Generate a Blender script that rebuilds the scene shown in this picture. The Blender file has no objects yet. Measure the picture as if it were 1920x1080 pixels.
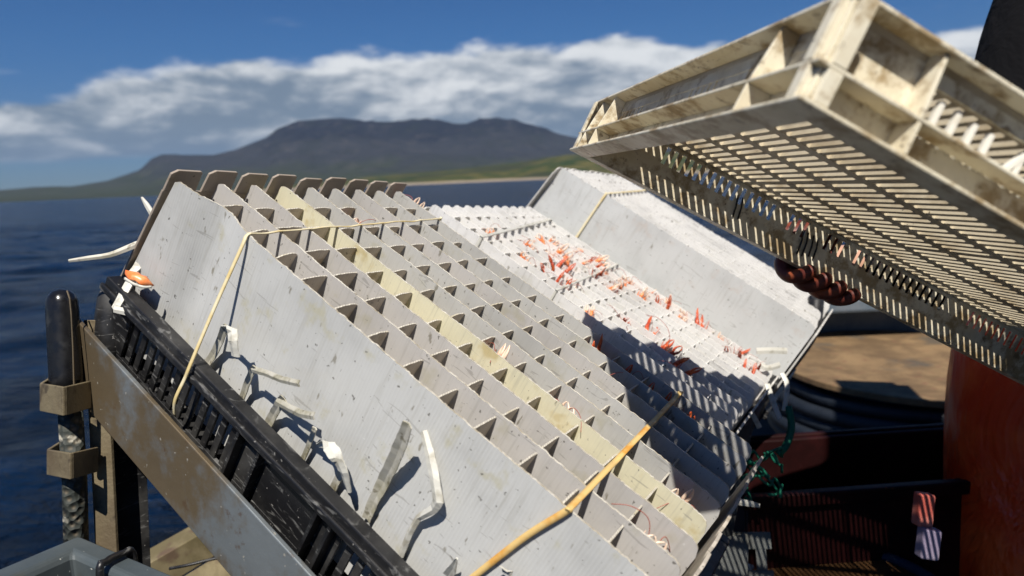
import bpy, math, random
import numpy as np
from mathutils import Vector, Matrix, noise
random.seed(7)
sc = bpy.context.scene
COL = sc.collection
# ------------------------------------------------------------------ camera, world, sun
H = 2.6
F = 1277.85
W = Matrix(((0.99907, -0.0431, 0.0), (-0.00674, -0.15616, 0.98771), (-0.04257, -0.98679, -0.15631)))  # lens axes (x right, y down, z forward) -> world
cam_d = bpy.data.cameras.new("camera"); cam = bpy.data.objects.new("camera", cam_d); COL.objects.link(cam)
sc.camera = cam
cam_d.sensor_width = 36; cam_d.lens = 36 * F / 1920
cam_d.clip_start = 0.02; cam_d.clip_end = 60000
mr = Matrix((W.col[0], -W.col[1], -W.col[2])).transposed()
cam.matrix_world = Matrix.Translation((0, 0, H)) @ mr.to_4x4()
cam_d.dof.use_dof = True; cam_d.dof.focus_distance = 0.72; cam_d.dof.aperture_fstop = 5.2; cam_d.dof.aperture_blades = 7

SUN = (W @ Vector((-.04, -.705, -.705))).normalized()
sd = bpy.data.lights.new("sun", 'SUN'); so = bpy.data.objects.new("sun", sd); COL.objects.link(so)
sd.energy = 5.0; sd.angle = math.radians(.5); sd.color = (1, .94, .85)
so.rotation_euler = SUN.to_track_quat('Z', 'Y').to_euler()
sc.view_settings.view_transform = 'Standard'; sc.view_settings.look = 'None'
sc.view_settings.exposure = 0.36; sc.view_settings.gamma = 1

world = bpy.data.worlds.new("World"); sc.world = world; world.use_nodes = True
nt = world.node_tree; nt.nodes.clear()


class NB:
    """small node-graph helper"""
    def __init__(s, t): s.t = t
    def n(s, typ, **kw):
        o = s.t.nodes.new(typ)
        for k, v in kw.items(): setattr(o, k, v)
        return o
    def put(s, sock, v):
        if isinstance(v, bpy.types.NodeSocket): s.t.links.new(v, sock)
        elif v is not None: sock.default_value = v
    def math(s, op, a, b=None, c=None, clamp=False):
        m = s.n('ShaderNodeMath', operation=op); m.use_clamp = clamp
        for i, v in enumerate((a, b, c)):
            if v is not None: s.put(m.inputs[i], v)
        return m.outputs[0]
    def noise(s, vec, scale, detail=4, rough=.5, dist=0.0, col=False):
        m = s.n('ShaderNodeTexNoise'); s.put(m.inputs['Vector'], vec)
        m.inputs['Scale'].default_value = scale; m.inputs['Detail'].default_value = detail
        m.inputs['Roughness'].default_value = rough; m.inputs['Distortion'].default_value = dist
        return m.outputs['Color' if col else 'Fac']
    def ramp(s, v, a, b, c0=0.0, c1=1.0, smooth=True):
        m = s.n('ShaderNodeMapRange'); m.interpolation_type = 'SMOOTHSTEP' if smooth else 'LINEAR'
        s.put(m.inputs[0], v)
        for i, q in zip((1, 2, 3, 4), (a, b, c0, c1)): s.put(m.inputs[i], q)
        return m.outputs[0]
    def mix(s, f, a, b, mode='MIX'):
        m = s.n('ShaderNodeMix', data_type='RGBA', blend_type=mode)
        s.put(m.inputs[0], f)
        for i, v in ((6, a), (7, b)):
            if not isinstance(v, bpy.types.NodeSocket): v = (*v[:3], 1)
            s.put(m.inputs[i], v)
        return m.outputs[2]
    def comb(s, x, y, z):
        m = s.n('ShaderNodeCombineXYZ')
        for i, v in enumerate((x, y, z)): s.put(m.inputs[i], v)
        return m.outputs[0]
    def vscale(s, vec, sc3, loc=(0, 0, 0)):
        m = s.n('ShaderNodeMapping'); s.put(m.inputs[0], vec)
        m.inputs['Scale'].default_value = sc3; m.inputs['Location'].default_value = loc
        return m.outputs[0]


b = NB(nt)
sky = b.n('ShaderNodeTexSky', sky_type='NISHITA'); sky.sun_disc = False
sky.sun_elevation = math.asin(SUN.z); sky.sun_rotation = math.atan2(SUN.x, SUN.y)
sky.air_density = 1.0; sky.dust_density = .05; sky.ozone_density = 3.5; sky.altitude = 0
tc = b.n('ShaderNodeTexCoord')
sp = b.n('ShaderNodeSeparateXYZ'); nt.links.new(tc.outputs['Generated'], sp.inputs[0])
X, Y, Z = sp.outputs
hyp = b.math('SQRT', b.math('ADD', b.math('MULTIPLY', X, X), b.math('MULTIPLY', Y, Y)))
el = b.math('DIVIDE', Z, b.math('MAXIMUM', hyp, .02))
az = b.math('ARCTAN2', X, Y)
u01 = b.math('ADD', b.math('MULTIPLY', az, .5), .5)           # azimuth -1..1 rad -> 0..1
fc = b.n('ShaderNodeFloatCurve'); nt.links.new(u01, fc.inputs['Value'])
cv = fc.mapping.curves[0]
pts = [(-1, .10), (-.62, .118), (-.56, .132), (-.50, .152), (-.44, .168), (-.37, .176), (-.25, .178), (-.12, .182), (-.05, .192), (.02, .190), (.10, .190), (.18, .190), (.26, .180), (.30, .185), (.34, .150), (.5, .12), (.56, .15), (.60, .155), (.66, .12), (1, .11)]
cv.points[0].location = ((pts[0][0] + 1) / 2, pts[0][1] * 4); cv.points[1].location = (1, pts[-1][1] * 4)
for p in pts[1:-1]: cv.points.new((p[0] + 1) / 2, p[1] * 4)
fc.mapping.update()
env = b.math('DIVIDE', fc.outputs[0], 4)
vec = b.comb(b.math('MULTIPLY', az, 1.0), b.math('MULTIPLY', el, 2.2), 0.0)
n1 = b.noise(vec, 8.5, 6, .50, .15)
n2 = b.noise(b.vscale(vec, (1, 1, 1), (.010, -.028, 0)), 8.5, 6, .50, .15)
nbig = b.noise(b.vscale(vec, (1, 2.2, 1), (3, 1, 0)), 4, 4, .5)
topd = b.math('SUBTRACT', env, el)
dens = b.math('ADD', b.math('MULTIPLY', topd, 14), b.math('MULTIPLY', b.math('SUBTRACT', n1, .5), 1.1))
cov = b.ramp(dens, -.03, .22)
# the bank breaks up near the horizon on the left side
left = b.ramp(az, -.20, -.50, 0.0, 1.0)
low = b.ramp(el, .075, .03, 0.0, 1.0)
gap = b.math('MULTIPLY', b.math('MULTIPLY', left, low), 1.0)
thin = b.ramp(b.math('ADD', b.math('MULTIPLY', gap, -.9), nbig), -.25, .12)
cov = b.math('MULTIPLY', cov, thin)
wisp = b.ramp(nbig, .62, .8, 0, .35)
cov = b.math('MAXIMUM', cov, b.math('MULTIPLY', wisp, b.ramp(el, .4, .15)))
rim = b.ramp(topd, .055, .0)
lit = b.math('ADD', b.math('MULTIPLY', b.math('SUBTRACT', n1, n2), 2.6), b.math('MULTIPLY', rim, .55))
lit = b.math('ADD', lit, b.math('MULTIPLY', b.math('SUBTRACT', nbig, .5), 1.3))
lit = b.math('ADD', lit, b.ramp(az, -.45, -.05, -.12, .10))
shade = b.ramp(lit, -.25, .75)
# base of the bank (darker, bluer) and thinner haze low down
ccol = b.mix(shade, (.15, .205, .28), (.68, .70, .72))
ccol = b.mix(b.ramp(el, .02, .10, .55, 0.0), ccol, (.12, .20, .34))
bg1 = b.n('ShaderNodeBackground'); bg2 = b.n('ShaderNodeBackground')
skyc = b.mix(1.0, sky.outputs[0], b.mix(b.ramp(el, .0, .22), (.36, .54, .90), (.28, .67, 1.12)), 'MULTIPLY')
nt.links.new(skyc, bg1.inputs[0]); bg1.inputs[1].default_value = .044
nt.links.new(ccol, bg2.inputs[0]); bg2.inputs[1].default_value = .92
mx = b.n('ShaderNodeMixShader'); nt.links.new(cov, mx.inputs[0]); nt.links.new(bg1.outputs[0], mx.inputs[1]); nt.links.new(bg2.outputs[0], mx.inputs[2])
wo = b.n('ShaderNodeOutputWorld'); nt.links.new(mx.outputs[0], wo.inputs[0])

# ------------------------------------------------------------------ helpers
def P(x, y, z):
    """world point seen at photo pixel (x, y) at z metres in front of the lens"""
    return W @ Vector(((x - 960) / F * z, (y - 540) / F * z, z)) + Vector((0, 0, H))
def V3(c): return W @ Vector(c)


def resamp(r, n):
    if not hasattr(r, '__len__'): return [r] * n
    if len(r) == n: return r
    out = []
    for i in range(n):
        t = i * (len(r) - 1) / max(1, n - 1); k = min(int(t), len(r) - 2); out.append(r[k] + (r[k + 1] - r[k]) * (t - k))
    return out


class MB:
    def __init__(s): s.v = []; s.f = []; s.m = []
    def add(s, vs, fs, mi=0):
        o = len(s.v); s.v += [tuple(v) for v in vs]; s.f += [tuple(i + o for i in f) for f in fs]; s.m += [mi] * len(fs)
    def box(s, lo, hi, M=None, mi=0):
        vs = [Vector((x, y, z)) for x in (lo[0], hi[0]) for y in (lo[1], hi[1]) for z in (lo[2], hi[2])]
        if M is not None: vs = [M @ v for v in vs]
        s.add(vs, [(0, 1, 3, 2), (4, 6, 7, 5), (0, 4, 5, 1), (2, 3, 7, 6), (0, 2, 6, 4), (1, 5, 7, 3)], mi)
    def prism(s, poly, d, mi=0):
        """poly: list of 3D points, extruded by vector d"""
        n = len(poly); d = Vector(d); vs = [Vector(p) for p in poly] + [Vector(p) + d for p in poly]
        s.add(vs, [tuple(range(n))[::-1], tuple(range(n, 2 * n))] + [(i, (i + 1) % n, n + (i + 1) % n, n + i) for i in range(n)], mi)
    def tube(s, pts, r, n=8, mi=0, caps=True):
        pts = [Vector(p) for p in pts]
        r = resamp(r, len(pts))
        up = None; rings = []
        for i, p in enumerate(pts):
            t = (pts[min(i + 1, len(pts) - 1)] - pts[max(i - 1, 0)]).normalized()
            if up is None: up = t.orthogonal().normalized()
            up = (up - t * up.dot(t)).normalized(); sd_ = t.cross(up)
            rings.append([p + (up * math.cos(a) + sd_ * math.sin(a)) * r[i] for a in [2 * math.pi * k / n for k in range(n)]])
        fs = [(i * n + k, i * n + (k + 1) % n, (i + 1) * n + (k + 1) % n, (i + 1) * n + k) for i in range(len(pts) - 1) for k in range(n)]
        if caps: fs += [tuple(range(n))[::-1], tuple(range((len(pts) - 1) * n, len(pts) * n))]
        s.add([v for q in rings for v in q], fs, mi)
    def ribbon(s, pts, wdirs, w, t, mi=0, cup=0.0):
        """flat strip through pts; wdirs = width direction at each point; cup bends its cross section"""
        pts = [Vector(p) for p in pts]; N = len(pts)
        w = resamp(w, N); rings = []
        for i, p in enumerate(pts):
            tg = (pts[min(i + 1, N - 1)] - pts[max(i - 1, 0)]).normalized()
            wd = Vector(wdirs[i] if isinstance(wdirs, list) else wdirs); wd = (wd - tg * wd.dot(tg)).normalized(); nn = tg.cross(wd)
            h = w[i] / 2
            rings.append([p - wd * h + nn * (t / 2), p + nn * (t / 2 + cup), p + wd * h + nn * (t / 2), p + wd * h - nn * (t / 2), p + nn * (cup - t / 2), p - wd * h - nn * (t / 2)])
        n = 6
        fs = [(i * n + k, i * n + (k + 1) % n, (i + 1) * n + (k + 1) % n, (i + 1) * n + k) for i in range(N - 1) for k in range(n)]
        fs += [tuple(range(n))[::-1], tuple(range((N - 1) * n, N * n))]
        s.add([v for q in rings for v in q], fs, mi)
    def build(s, name, mats, parent=None, smooth=False, bevel=0.0, M=None, sub=0):
        me = bpy.data.meshes.new(name); me.from_pydata(s.v, [], s.f)
        if not isinstance(mats, (list, tuple)): mats = [mats]
        for m in mats: me.materials.append(m)
        if len(mats) > 1: me.polygons.foreach_set('material_index', s.m)
        import bmesh
        bm = bmesh.new(); bm.from_mesh(me); bmesh.ops.recalc_face_normals(bm, faces=bm.faces); bm.to_mesh(me); bm.free()
        if smooth: me.polygons.foreach_set('use_smooth', [True] * len(me.polygons))
        o = bpy.data.objects.new(name, me); COL.objects.link(o)
        if parent is not None: o.parent = parent
        if M is not None: o.matrix_world = M
        if bevel:
            q = o.modifiers.new('bevel', 'BEVEL'); q.width = bevel; q.segments = 2; q.limit_method = 'ANGLE'; q.angle_limit = math.radians(35)
        if sub:
            q = o.modifiers.new('sub', 'SUBSURF'); q.levels = sub; q.render_levels = sub
        return o


def empty(name, M):
    o = bpy.data.objects.new(name, None); COL.objects.link(o); o.empty_display_size = .05; o.matrix_world = M; return o
def tag(o, label=None, cat=None, group=None, kind=None):
    if label: o['label'] = label
    if cat: o['category'] = cat
    if group: o['group'] = group
    if kind: o['kind'] = kind
    return o
def frame(cols, loc):
    M = Matrix((cols[0], cols[1], cols[2])).transposed().to_4x4(); M.translation = loc; return M


# ------------------------------------------------------------------ materials
def mat(name, col, rough=.6, metal=0.0, fn=None, spec=.5, transl=0.0, bump=None, coat=0.0):
    m = bpy.data.materials.new(name); m.use_nodes = True; t = m.node_tree; t.nodes.clear(); q = NB(t)
    bs = q.n('ShaderNodeBsdfPrincipled'); out = q.n('ShaderNodeOutputMaterial')
    bs.inputs['Base Color'].default_value = (*col, 1); bs.inputs['Roughness'].default_value = rough
    bs.inputs['Metallic'].default_value = metal; bs.inputs['Specular IOR Level'].default_value = spec; bs.inputs['Coat Weight'].default_value = coat
    co = q.n('ShaderNodeTexCoord').outputs['Object']
    c = None
    if fn:
        c, r, h = fn(q, co)
        if c is not None: q.put(bs.inputs['Base Color'], c)
        if r is not None: q.put(bs.inputs['Roughness'], r)
        if h is not None:
            bp = q.n('ShaderNodeBump'); q.put(bp.inputs['Height'], h[0]); bp.inputs['Strength'].default_value = h[1]; bp.inputs['Distance'].default_value = h[2]
            t.links.new(bp.outputs[0], bs.inputs['Normal'])
    if transl:
        tr = q.n('ShaderNodeBsdfTranslucent')
        if c is not None: q.put(tr.inputs[0], c)
        else: tr.inputs[0].default_value = (*col, 1)
        ms = q.n('ShaderNodeMixShader'); ms.inputs[0].default_value = transl
        t.links.new(bs.outputs[0], ms.inputs[1]); t.links.new(tr.outputs[0], ms.inputs[2]); t.links.new(ms.outputs[0], out.inputs[0])
    else: t.links.new(bs.outputs[0], out.inputs[0])
    return m


def fluted(base, stain=(.45, .42, .27), amt=.6, flute=.10):
    """twin-wall plastic sheet: fine flutes across x+y, specks, blotchy algae stains"""
    def fn(q, co):
        s = q.n('ShaderNodeSeparateXYZ'); q.put(s.inputs[0], co)
        run = q.math('ADD', s.outputs[0], s.outputs[1])
        wv = q.math('SINE', q.math('MULTIPLY', q.math('ADD', run, q.math('MULTIPLY', q.noise(co, 9, 2), .004)), 2 * math.pi / .0034))
        fl = q.math('MULTIPLY', wv, q.ramp(q.noise(co, 14, 3), .35, .65, flute * .35, flute))
        big = q.noise(co, 7, 5, .6)
        c = q.mix(q.ramp(big, .42, .72), base, tuple(x * .80 for x in base))
        # streaks running down the flutes
        st = q.noise(q.vscale(co, (260, 260, 14)), 1, 3, .6)
        c = q.mix(q.ramp(st, .50, .80, 0, .38), c, (.33, .32, .28))
        blot = q.ramp(q.noise(co, 26, 4, .62), .56, .72, 0, amt)
        c = q.mix(blot, c, stain)
        spk = q.ramp(q.noise(co, 210, 2, .5), .69, .74, 0, .8)
        c = q.mix(spk, c, (.10, .095, .08))
        spk2 = q.ramp(q.noise(q.vscale(co, (1, 1, .35), (5, 1, 2)), 95, 3, .6), .67, .73, 0, .7)
        c = q.mix(spk2, c, (.17, .15, .10))
        wh = q.ramp(q.noise(q.vscale(co, (1, 1, 1), (1, 8, 2)), 130, 3, .6), .70, .78, 0, .5)
        c = q.mix(wh, c, (.8, .8, .78))
        # mirror-like crescent dents and scratches
        sc_ = q.ramp(q.noise(q.vscale(co, (18, 18, 120), (2, 4, 1)), 1, 3, .5, 1.5), .66, .69, 0, .45)
        c = q.mix(sc_, c, (.25, .24, .22))
        h = q.math('ADD', fl, q.math('MULTIPLY', q.noise(co, 60, 4), .5))
        c = q.mix(q.ramp(wv, .3, 1, 0, flute * .9), c, tuple(x * .75 for x in base))
        return c, q.ramp(big, .3, .7, .42, .62), (h, .35, .0012)
    return fn
def cutedge(base):
    def fn(q, co):
        s = q.n('ShaderNodeSeparateXYZ'); q.put(s.inputs[0], co)
        run = q.math('ADD', s.outputs[0], s.outputs[1])
        wv = q.math('SINE', q.math('MULTIPLY', run, 2 * math.pi / .0034))
        nz = q.noise(co, 190, 3)
        c = q.mix(q.ramp(q.math('ADD', wv, q.math('MULTIPLY', nz, 1.2)), .85, 1.5, 0, .6), base, (.22, .19, .14))
        c = q.mix(q.ramp(q.noise(co, 45, 3), .55, .7, 0, .6), c, (.42, .36, .22))
        return c, None, (nz, .6, .002)
    return fn
M_side = mat('weathered_sheet', (.5, .5, .5), fn=fluted((.57, .575, .56), flute=.16), transl=.10)
M_pink = mat('greyish_sheet', (.5, .5, .5), fn=fluted((.62, .60, .575), amt=.4), transl=.30)
M_grey = mat('grey_sheet', (.5, .5, .5), fn=fluted((.61, .605, .58), amt=.4), transl=.30)
M_yel = mat('yellowed_sheet', (.6, .6, .4), fn=fluted((.84, .80, .60), stain=(.55, .42, .14)), transl=.30)
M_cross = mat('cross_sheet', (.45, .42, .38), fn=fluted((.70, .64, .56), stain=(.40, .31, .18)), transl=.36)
M_edge = mat('cut_edge', (.7, .7, .66), fn=cutedge((.58, .55, .48)), rough=.5)
def longedge(base):
    def fn(q, co):
        nz = q.noise(co, 240, 3, .6); c = q.mix(q.ramp(q.noise(co, 60, 4, .6), .40, .60), base, tuple(x * .62 for x in (base[0], base[1] * .93, base[2] * .80)))
        c = q.mix(q.ramp(nz, .66, .74, 0, .8), c, (.12, .10, .07)); return c, None, (nz, .8, .002)
    return fn
M_ledge = mat('rubbed_edge', (.6, .58, .5), fn=longedge((.60, .57, .50)), rough=.6)
M_endp = mat('brownish_end_sheet', (.5, .43, .35), fn=fluted((.38, .32, .26), stain=(.24, .18, .10), amt=.8), transl=.16)
M_white = mat('clean_white_sheet', (.85, .85, .84), fn=fluted((.90, .89, .87), amt=.2, flute=.05), transl=.30)
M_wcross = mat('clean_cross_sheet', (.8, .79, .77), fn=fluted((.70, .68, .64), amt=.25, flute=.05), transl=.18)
M_wedge = mat('clean_cut_edge', (.85, .85, .83), fn=cutedge((.85, .84, .80)), rough=.5)
M_face3 = mat('pale_grey_sheet', (.6, .62, .62), fn=fluted((.60, .61, .60), stain=(.5, .42, .36), amt=.4, flute=.06), transl=.10)


def f_black(q, co):
    n = q.noise(co, 16, 5, .6); s = q.ramp(q.noise(q.vscale(co, (40, 40, 200)), 1, 3, .6, 1), .57, .70, 0, .7)
    c = q.mix(q.ramp(n, .45, .75), (.009, .009, .010), (.045, .044, .042))
    c = q.mix(s, c, (.16, .16, .155)); c = q.mix(q.ramp(q.noise(co, 300, 2), .70, .76, 0, .7), c, (.3, .29, .27))
    return c, q.ramp(n, .3, .7, .32, .6), (q.noise(co, 120, 4), .25, .001)
M_black = mat('black_crate_plastic', (.015, .015, .016), .45, fn=f_black)
M_rubber = mat('black_rubber', (.01, .01, .01), .22, fn=lambda q, co: (q.mix(q.ramp(q.noise(co, 40, 4), .55, .7, 0, .5), (.008, .008, .009), (.05, .05, .05)), q.ramp(q.noise(co, 60, 4), .3, .8, .14, .5), (q.noise(co, 90, 3), .2, .001)))


def f_steel(q, co):
    n = q.noise(co, 9, 6, .6); sx_ = q.n('ShaderNodeSeparateXYZ'); q.put(sx_.inputs[0], co); r = q.ramp(q.math('ADD', q.noise(q.vscale(co, (1, 1, 1), (3, 0, 0)), 12, 5, .65), q.math('MULTIPLY', q.math('ADD', sx_.outputs[0], .30), -.9)), .42, .62)
    c = q.mix(r, (.20, .225, .24), (.15, .115, .07))
    c = q.mix(q.ramp(q.noise(co, 34, 5, .7), .60, .72, 0, .75), c, (.11, .06, .03))
    c = q.mix(q.ramp(q.noise(co, 150, 2), .70, .76, 0, .8), c, (.5, .48, .42))
    return c, q.ramp(n, .3, .7, .36, .6), (q.noise(co, 70, 5), .35, .0012)
M_steel = mat('weathered_steel', (.3, .29, .26), .45, metal=.45, fn=f_steel)
def f_rust(q, co):
    n = q.noise(co, 14, 6, .65)
    c = q.mix(q.ramp(n, .35, .65), (.13, .10, .06), (.20, .165, .10)); c = q.mix(q.ramp(q.noise(co, 50, 4), .58, .7, 0, .8), c, (.06, .045, .03))
    return c, None, (q.noise(co, 55, 5, .65), .6, .003)
M_rust = mat('grimy_brown_steel', (.2, .16, .1), .6, metal=.25, fn=f_rust)
def f_pitted(q, co):
    v = q.n('ShaderNodeTexVoronoi'); q.put(v.inputs[0], co); v.inputs['Scale'].default_value = 140
    c = q.mix(q.ramp(v.outputs[0], .1, .5), (.12, .10, .07), (.03, .035, .03)); c = q.mix(q.ramp(q.noise(co, 60, 3), .6, .7), c, (.35, .33, .27))
    return c, None, (v.outputs[0], 1.0, .004)
M_pit = mat('barnacled_pole', (.06, .06, .05), .7, fn=f_pitted)
def f_wood(q, co):
    n = q.noise(co, 12, 5, .6, .5)
    c = q.mix(q.ramp(n, .4, .65), (.13, .105, .05), (.22, .18, .10)); c = q.mix(q.ramp(q.noise(co, 25, 4), .55, .7, 0, .8), c, (.10, .06, .04))
    return c, None, (n, .5, .003)
M_beam = mat('algae_stained_beam', (.2, .16, .09), .7, fn=f_wood)
def f_galv(q, co):
    n = q.noise(co, 10, 5, .6)
    c = q.mix(q.ramp(n, .35, .7), (.055, .070, .078), (.085, .10, .105)); c = q.mix(q.ramp(q.noise(co, 22, 4), .55, .7, 0, .7), c, (.065, .058, .04))
    c = q.mix(q.ramp(q.noise(co, 170, 2), .72, .76, 0, .9), c, (.6, .6, .55))
    return c, None, (q.noise(co, 60, 4), .3, .002)
M_tub = mat('grey_tub_plastic', (.14, .17, .18), .5, fn=f_galv)


def f_cream(q, co):
    n = q.noise(co, 11, 6, .65); n2 = q.noise(q.vscale(co, (1, 1, 1), (4, 2, 1)), 32, 5, .7)
    c = q.mix(q.ramp(n, .35, .7), (.80, .75, .60), (.64, .56, .39))
    c = q.mix(q.ramp(n2, .46, .62, 0, .85), c, (.32, .22, .10))
    c = q.mix(q.ramp(q.noise(co, 70, 4, .7), .57, .72, 0, .8), c, (.15, .095, .04))
    c = q.mix(q.ramp(q.noise(co, 230, 2), .70, .75, 0, .8), c, (.07, .05, .03))
    return c, q.ramp(n, .3, .7, .35, .6), (q.noise(co, 110, 4), .3, .001)
M_cream = mat('stained_cream_plastic', (.6, .56, .44), .45, fn=f_cream, transl=.06)
def f_creamc(q, co):
    n = q.noise(co, 14, 5, .65)
    c = q.mix(q.ramp(n, .45, .7), (.62, .545, .40), (.42, .34, .22)); c = q.mix(q.ramp(q.noise(co, 230, 2), .71, .75, 0, .8), c, (.07, .05, .03))
    return c, None, (q.noise(co, 110, 4), .3, .001)
M_creamin = mat('cream_mesh_plastic', (.6, .57, .48), .45, fn=f_creamc, transl=.05)
M_peg = mat('pale_peg_plastic', (.74, .72, .65), .45, fn=lambda q, co: (q.mix(q.ramp(q.noise(co, 60, 4), .5, .7, 0, .6), (.76, .74, .67), (.5, .44, .32)), None, None))
def f_band(q, co):
    n = q.noise(co, 30, 4, .6)
    return q.mix(q.ramp(n, .4, .6), (.74, .66, .44), (.66, .52, .24)), None, (q.noise(co, 150, 3), .3, .0006)
M_band = mat('cream_rubber', (.7, .62, .4), .55, fn=f_band)
def f_band2(q, co):
    n = q.noise(co, 24, 4, .6)
    return q.mix(q.ramp(n, .45, .62), (.70, .49, .19), (.62, .30, .05)), None, (q.noise(co, 150, 3), .3, .0006)
M_amber = mat('amber_rubber', (.7, .5, .2), .5, fn=f_band2)
def f_strip(q, co):
    n = q.noise(co, 40, 4, .6)
    c = q.mix(q.ramp(n, .4, .7), (.55, .53, .46), (.34, .32, .23)); c = q.mix(q.ramp(q.noise(co, 120, 3), .6, .7, 0, .7), c, (.14, .12, .07))
    return c, None, (q.noise(co, 130, 3), .3, .0006)
M_strip = mat('aged_plastic_strip', (.6, .6, .5), .5, fn=f_strip, transl=.1)
M_wstrip = mat('white_plastic_strip', (.75, .75, .7), .45, fn=lambda q, co: (q.mix(q.ramp(q.noise(co, 70, 4), .52, .7, 0, .6), (.62, .61, .55), (.30, .27, .19)), None, None), transl=.1)
def f_shell(q, co):
    s = q.n('ShaderNodeSeparateXYZ'); q.put(s.inputs[0], co)
    n = q.noise(co, 90, 4, .6)
    c = q.mix(q.ramp(n, .4, .65), (.80, .20, .05), (.82, .34, .13))
    c = q.mix(q.ramp(s.outputs[2], .012, .021, 0, .85), c, (.80, .68, .55))
    return c, .35, (n, .3, .0006)
M_shell = mat('orange_shell', (.6, .2, .07), .3, fn=f_shell, coat=.3)
def f_shell2(q, co):
    n = q.noise(co, 80, 4, .6)
    return q.mix(q.ramp(n, .4, .65), (.48, .06, .02), (.70, .15, .04)), .35, None
M_shell2 = mat('dark_red_shell', (.4, .06, .02), .3, fn=f_shell2, coat=.3)
M_ant = mat('red_feeler', (.34, .09, .06), .4)


def f_oil(q, co):
    n = q.noise(co, 9, 5, .6)
    return q.mix(q.ramp(n, .4, .65), (.74, .055, .010), (.85, .11, .02)), q.ramp(n, .3, .7, .28, .45), (q.noise(q.vscale(co, (1, 1, .5)), 9, 4, .55, .8), .9, .03)
M_oil = mat('orange_oilskin', (.5, .06, .015), .35, fn=f_oil)
M_glove = mat('red_brown_rubber_glove', (.18, .03, .012), .55, fn=lambda q, co: (q.mix(q.ramp(q.noise(co, 50, 4), .5, .7), (.10, .016, .008), (.26, .06, .02)), None, (q.noise(co, 90, 3), .4, .002)))
M_jacket = mat('black_jacket', (.004, .004, .005), .95, spec=.15, fn=lambda q, co: (None, None, (q.noise(co, 10, 4, .6, .6), .7, .02)))
M_skin = mat('skin', (.52, .30, .21), .5); M_hair = mat('brown_hair', (.05, .03, .018), .6)
M_dark = mat('dark_lens', (.01, .01, .012), .2)
def f_lid(q, co):
    n = q.noise(co, 7, 6, .65, .3); n2 = q.noise(q.vscale(co, (1, 1, 1), (3, 3, 0)), 4, 4, .6)
    c = q.mix(q.ramp(n, .35, .65), (.12, .075, .036), (.24, .155, .075)); c = q.mix(q.ramp(n2, .56, .68, 0, .8), c, (.07, .062, .05))
    c = q.mix(q.ramp(q.noise(co, 30, 4), .58, .7, 0, .6), c, (.17, .08, .045))
    return c, None, (q.noise(co, 25, 5), .5, .006)
M_lid = mat('sandy_brown_board', (.25, .18, .1), .8, fn=f_lid)
M_hose = mat('navy_hose', (.012, .02, .035), .6, fn=lambda q, co: (q.mix(q.noise(co, 25, 4), (.003, .006, .011), (.012, .018, .03)), None, (q.noise(co, 120, 3), .6, .003)))
def paint(name, c1, c2, rough=.55, spec=.2):
    return mat(name, c1, rough, spec=spec, fn=lambda q, co: (q.mix(q.ramp(q.noise(co, 10, 6, .65), .42, .65), c1, c2), None, (q.noise(co, 30, 4), .3, .003)))
M_bulw = paint('blue_grey_paint', (.10, .13, .16), (.15, .17, .19)); M_navy = paint('navy_paint', (.018, .03, .06), (.03, .045, .08))
M_deck = paint('wet_grey_deck', (.03, .032, .034), (.06, .055, .05)); M_redbox = paint('maroon_plastic', (.012, .002, .002), (.024, .004, .004))
M_purple = paint('violet_navy_plastic', (.014, .010, .030), (.03, .022, .05)); M_yellow = paint('yellow_plastic', (.62, .45, .05), (.5, .33, .04))
M_pinkp = paint('faded_red_plastic', (.55, .12, .09), (.65, .25, .2)); M_lilac = paint('lilac_label', (.36, .30, .42), (.42, .36, .46))
M_brown = paint('brown_plastic', (.06, .03, .012), (.10, .05, .02)); M_greenrope = paint('green_twine', (.01, .13, .08), (.02, .2, .12))
M_hull = paint('hull_paint', (.05, .07, .10), (.08, .1, .12)); M_zinc = paint('dull_zinc', (.19, .20, .19), (.13, .13, .115))
M_blue = paint('bright_blue_rope', (.03, .08, .5), (.02, .05, .35))

# ------------------------------------------------------------------ sea, far land, air
def f_sea(q, co):
    s = q.n('ShaderNodeSeparateXYZ'); q.put(s.inputs[0], co)
    a = q.noise(q.vscale(co, (.55, 1.15, 1)), .8, 6, .6, .5); c_ = q.noise(q.vscale(co, (.8, 1.7, 1), (7, 3, 0)), 3.2, 5, .6, .4)
    w = q.noise(q.vscale(co, (.10, .24, 1)), 1, 5, .65)
    h = q.math('ADD', a, q.math('MULTIPLY', c_, .28))
    return q.mix(q.ramp(w, .4, .6), (.0004, .005, .017), (.0016, .020, .068)), .22, (h, 1.0, 2.6)
M_sea = mat('sea_water', (.004, .02, .045), .1, fn=f_sea, spec=.13)
mb = MB()
# near patch with real swell, then flat rings to the horizon
N = 240; ys = [-14 + 100 * (i / N) ** 1.5 for i in range(N + 1)]; xs = [-60 + 120 * i / N for i in range(N + 1)]
vs = []
for y in ys:
    for x in xs:
        e = min(1, (x + 60) / 8, (60 - x) / 8, (y + 14) / 4, (86 - y) / 20)
        vs.append((x, y, max(0, e) * (.14 * noise.noise((x * .28, y * .5, 0)) + .06 * noise.noise((x * .9, y * 1.7, 3)) + .022 * noise.noise((x * 2.6, y * 4.2, 6)))))
mb.add(vs, [(j * (N + 1) + i, j * (N + 1) + i + 1, (j + 1) * (N + 1) + i + 1, (j + 1) * (N + 1) + i) for j in range(N) for i in range(N)])
X0, X1, Y0, Y1, B = -60, 60, -14, 86, 26000
for x0, x1, y0, y1 in ((-B, X0, -B, B), (X1, B, -B, B), (X0, X1, -B, Y0), (X0, X1, Y1, B)):
    mb.add([(x0, y0, 0), (x1, y0, 0), (x1, y1, 0), (x0, y1, 0)], [(0, 1, 2, 3)])
tag(mb.build('sea', M_sea, smooth=True), kind='structure')


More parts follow.
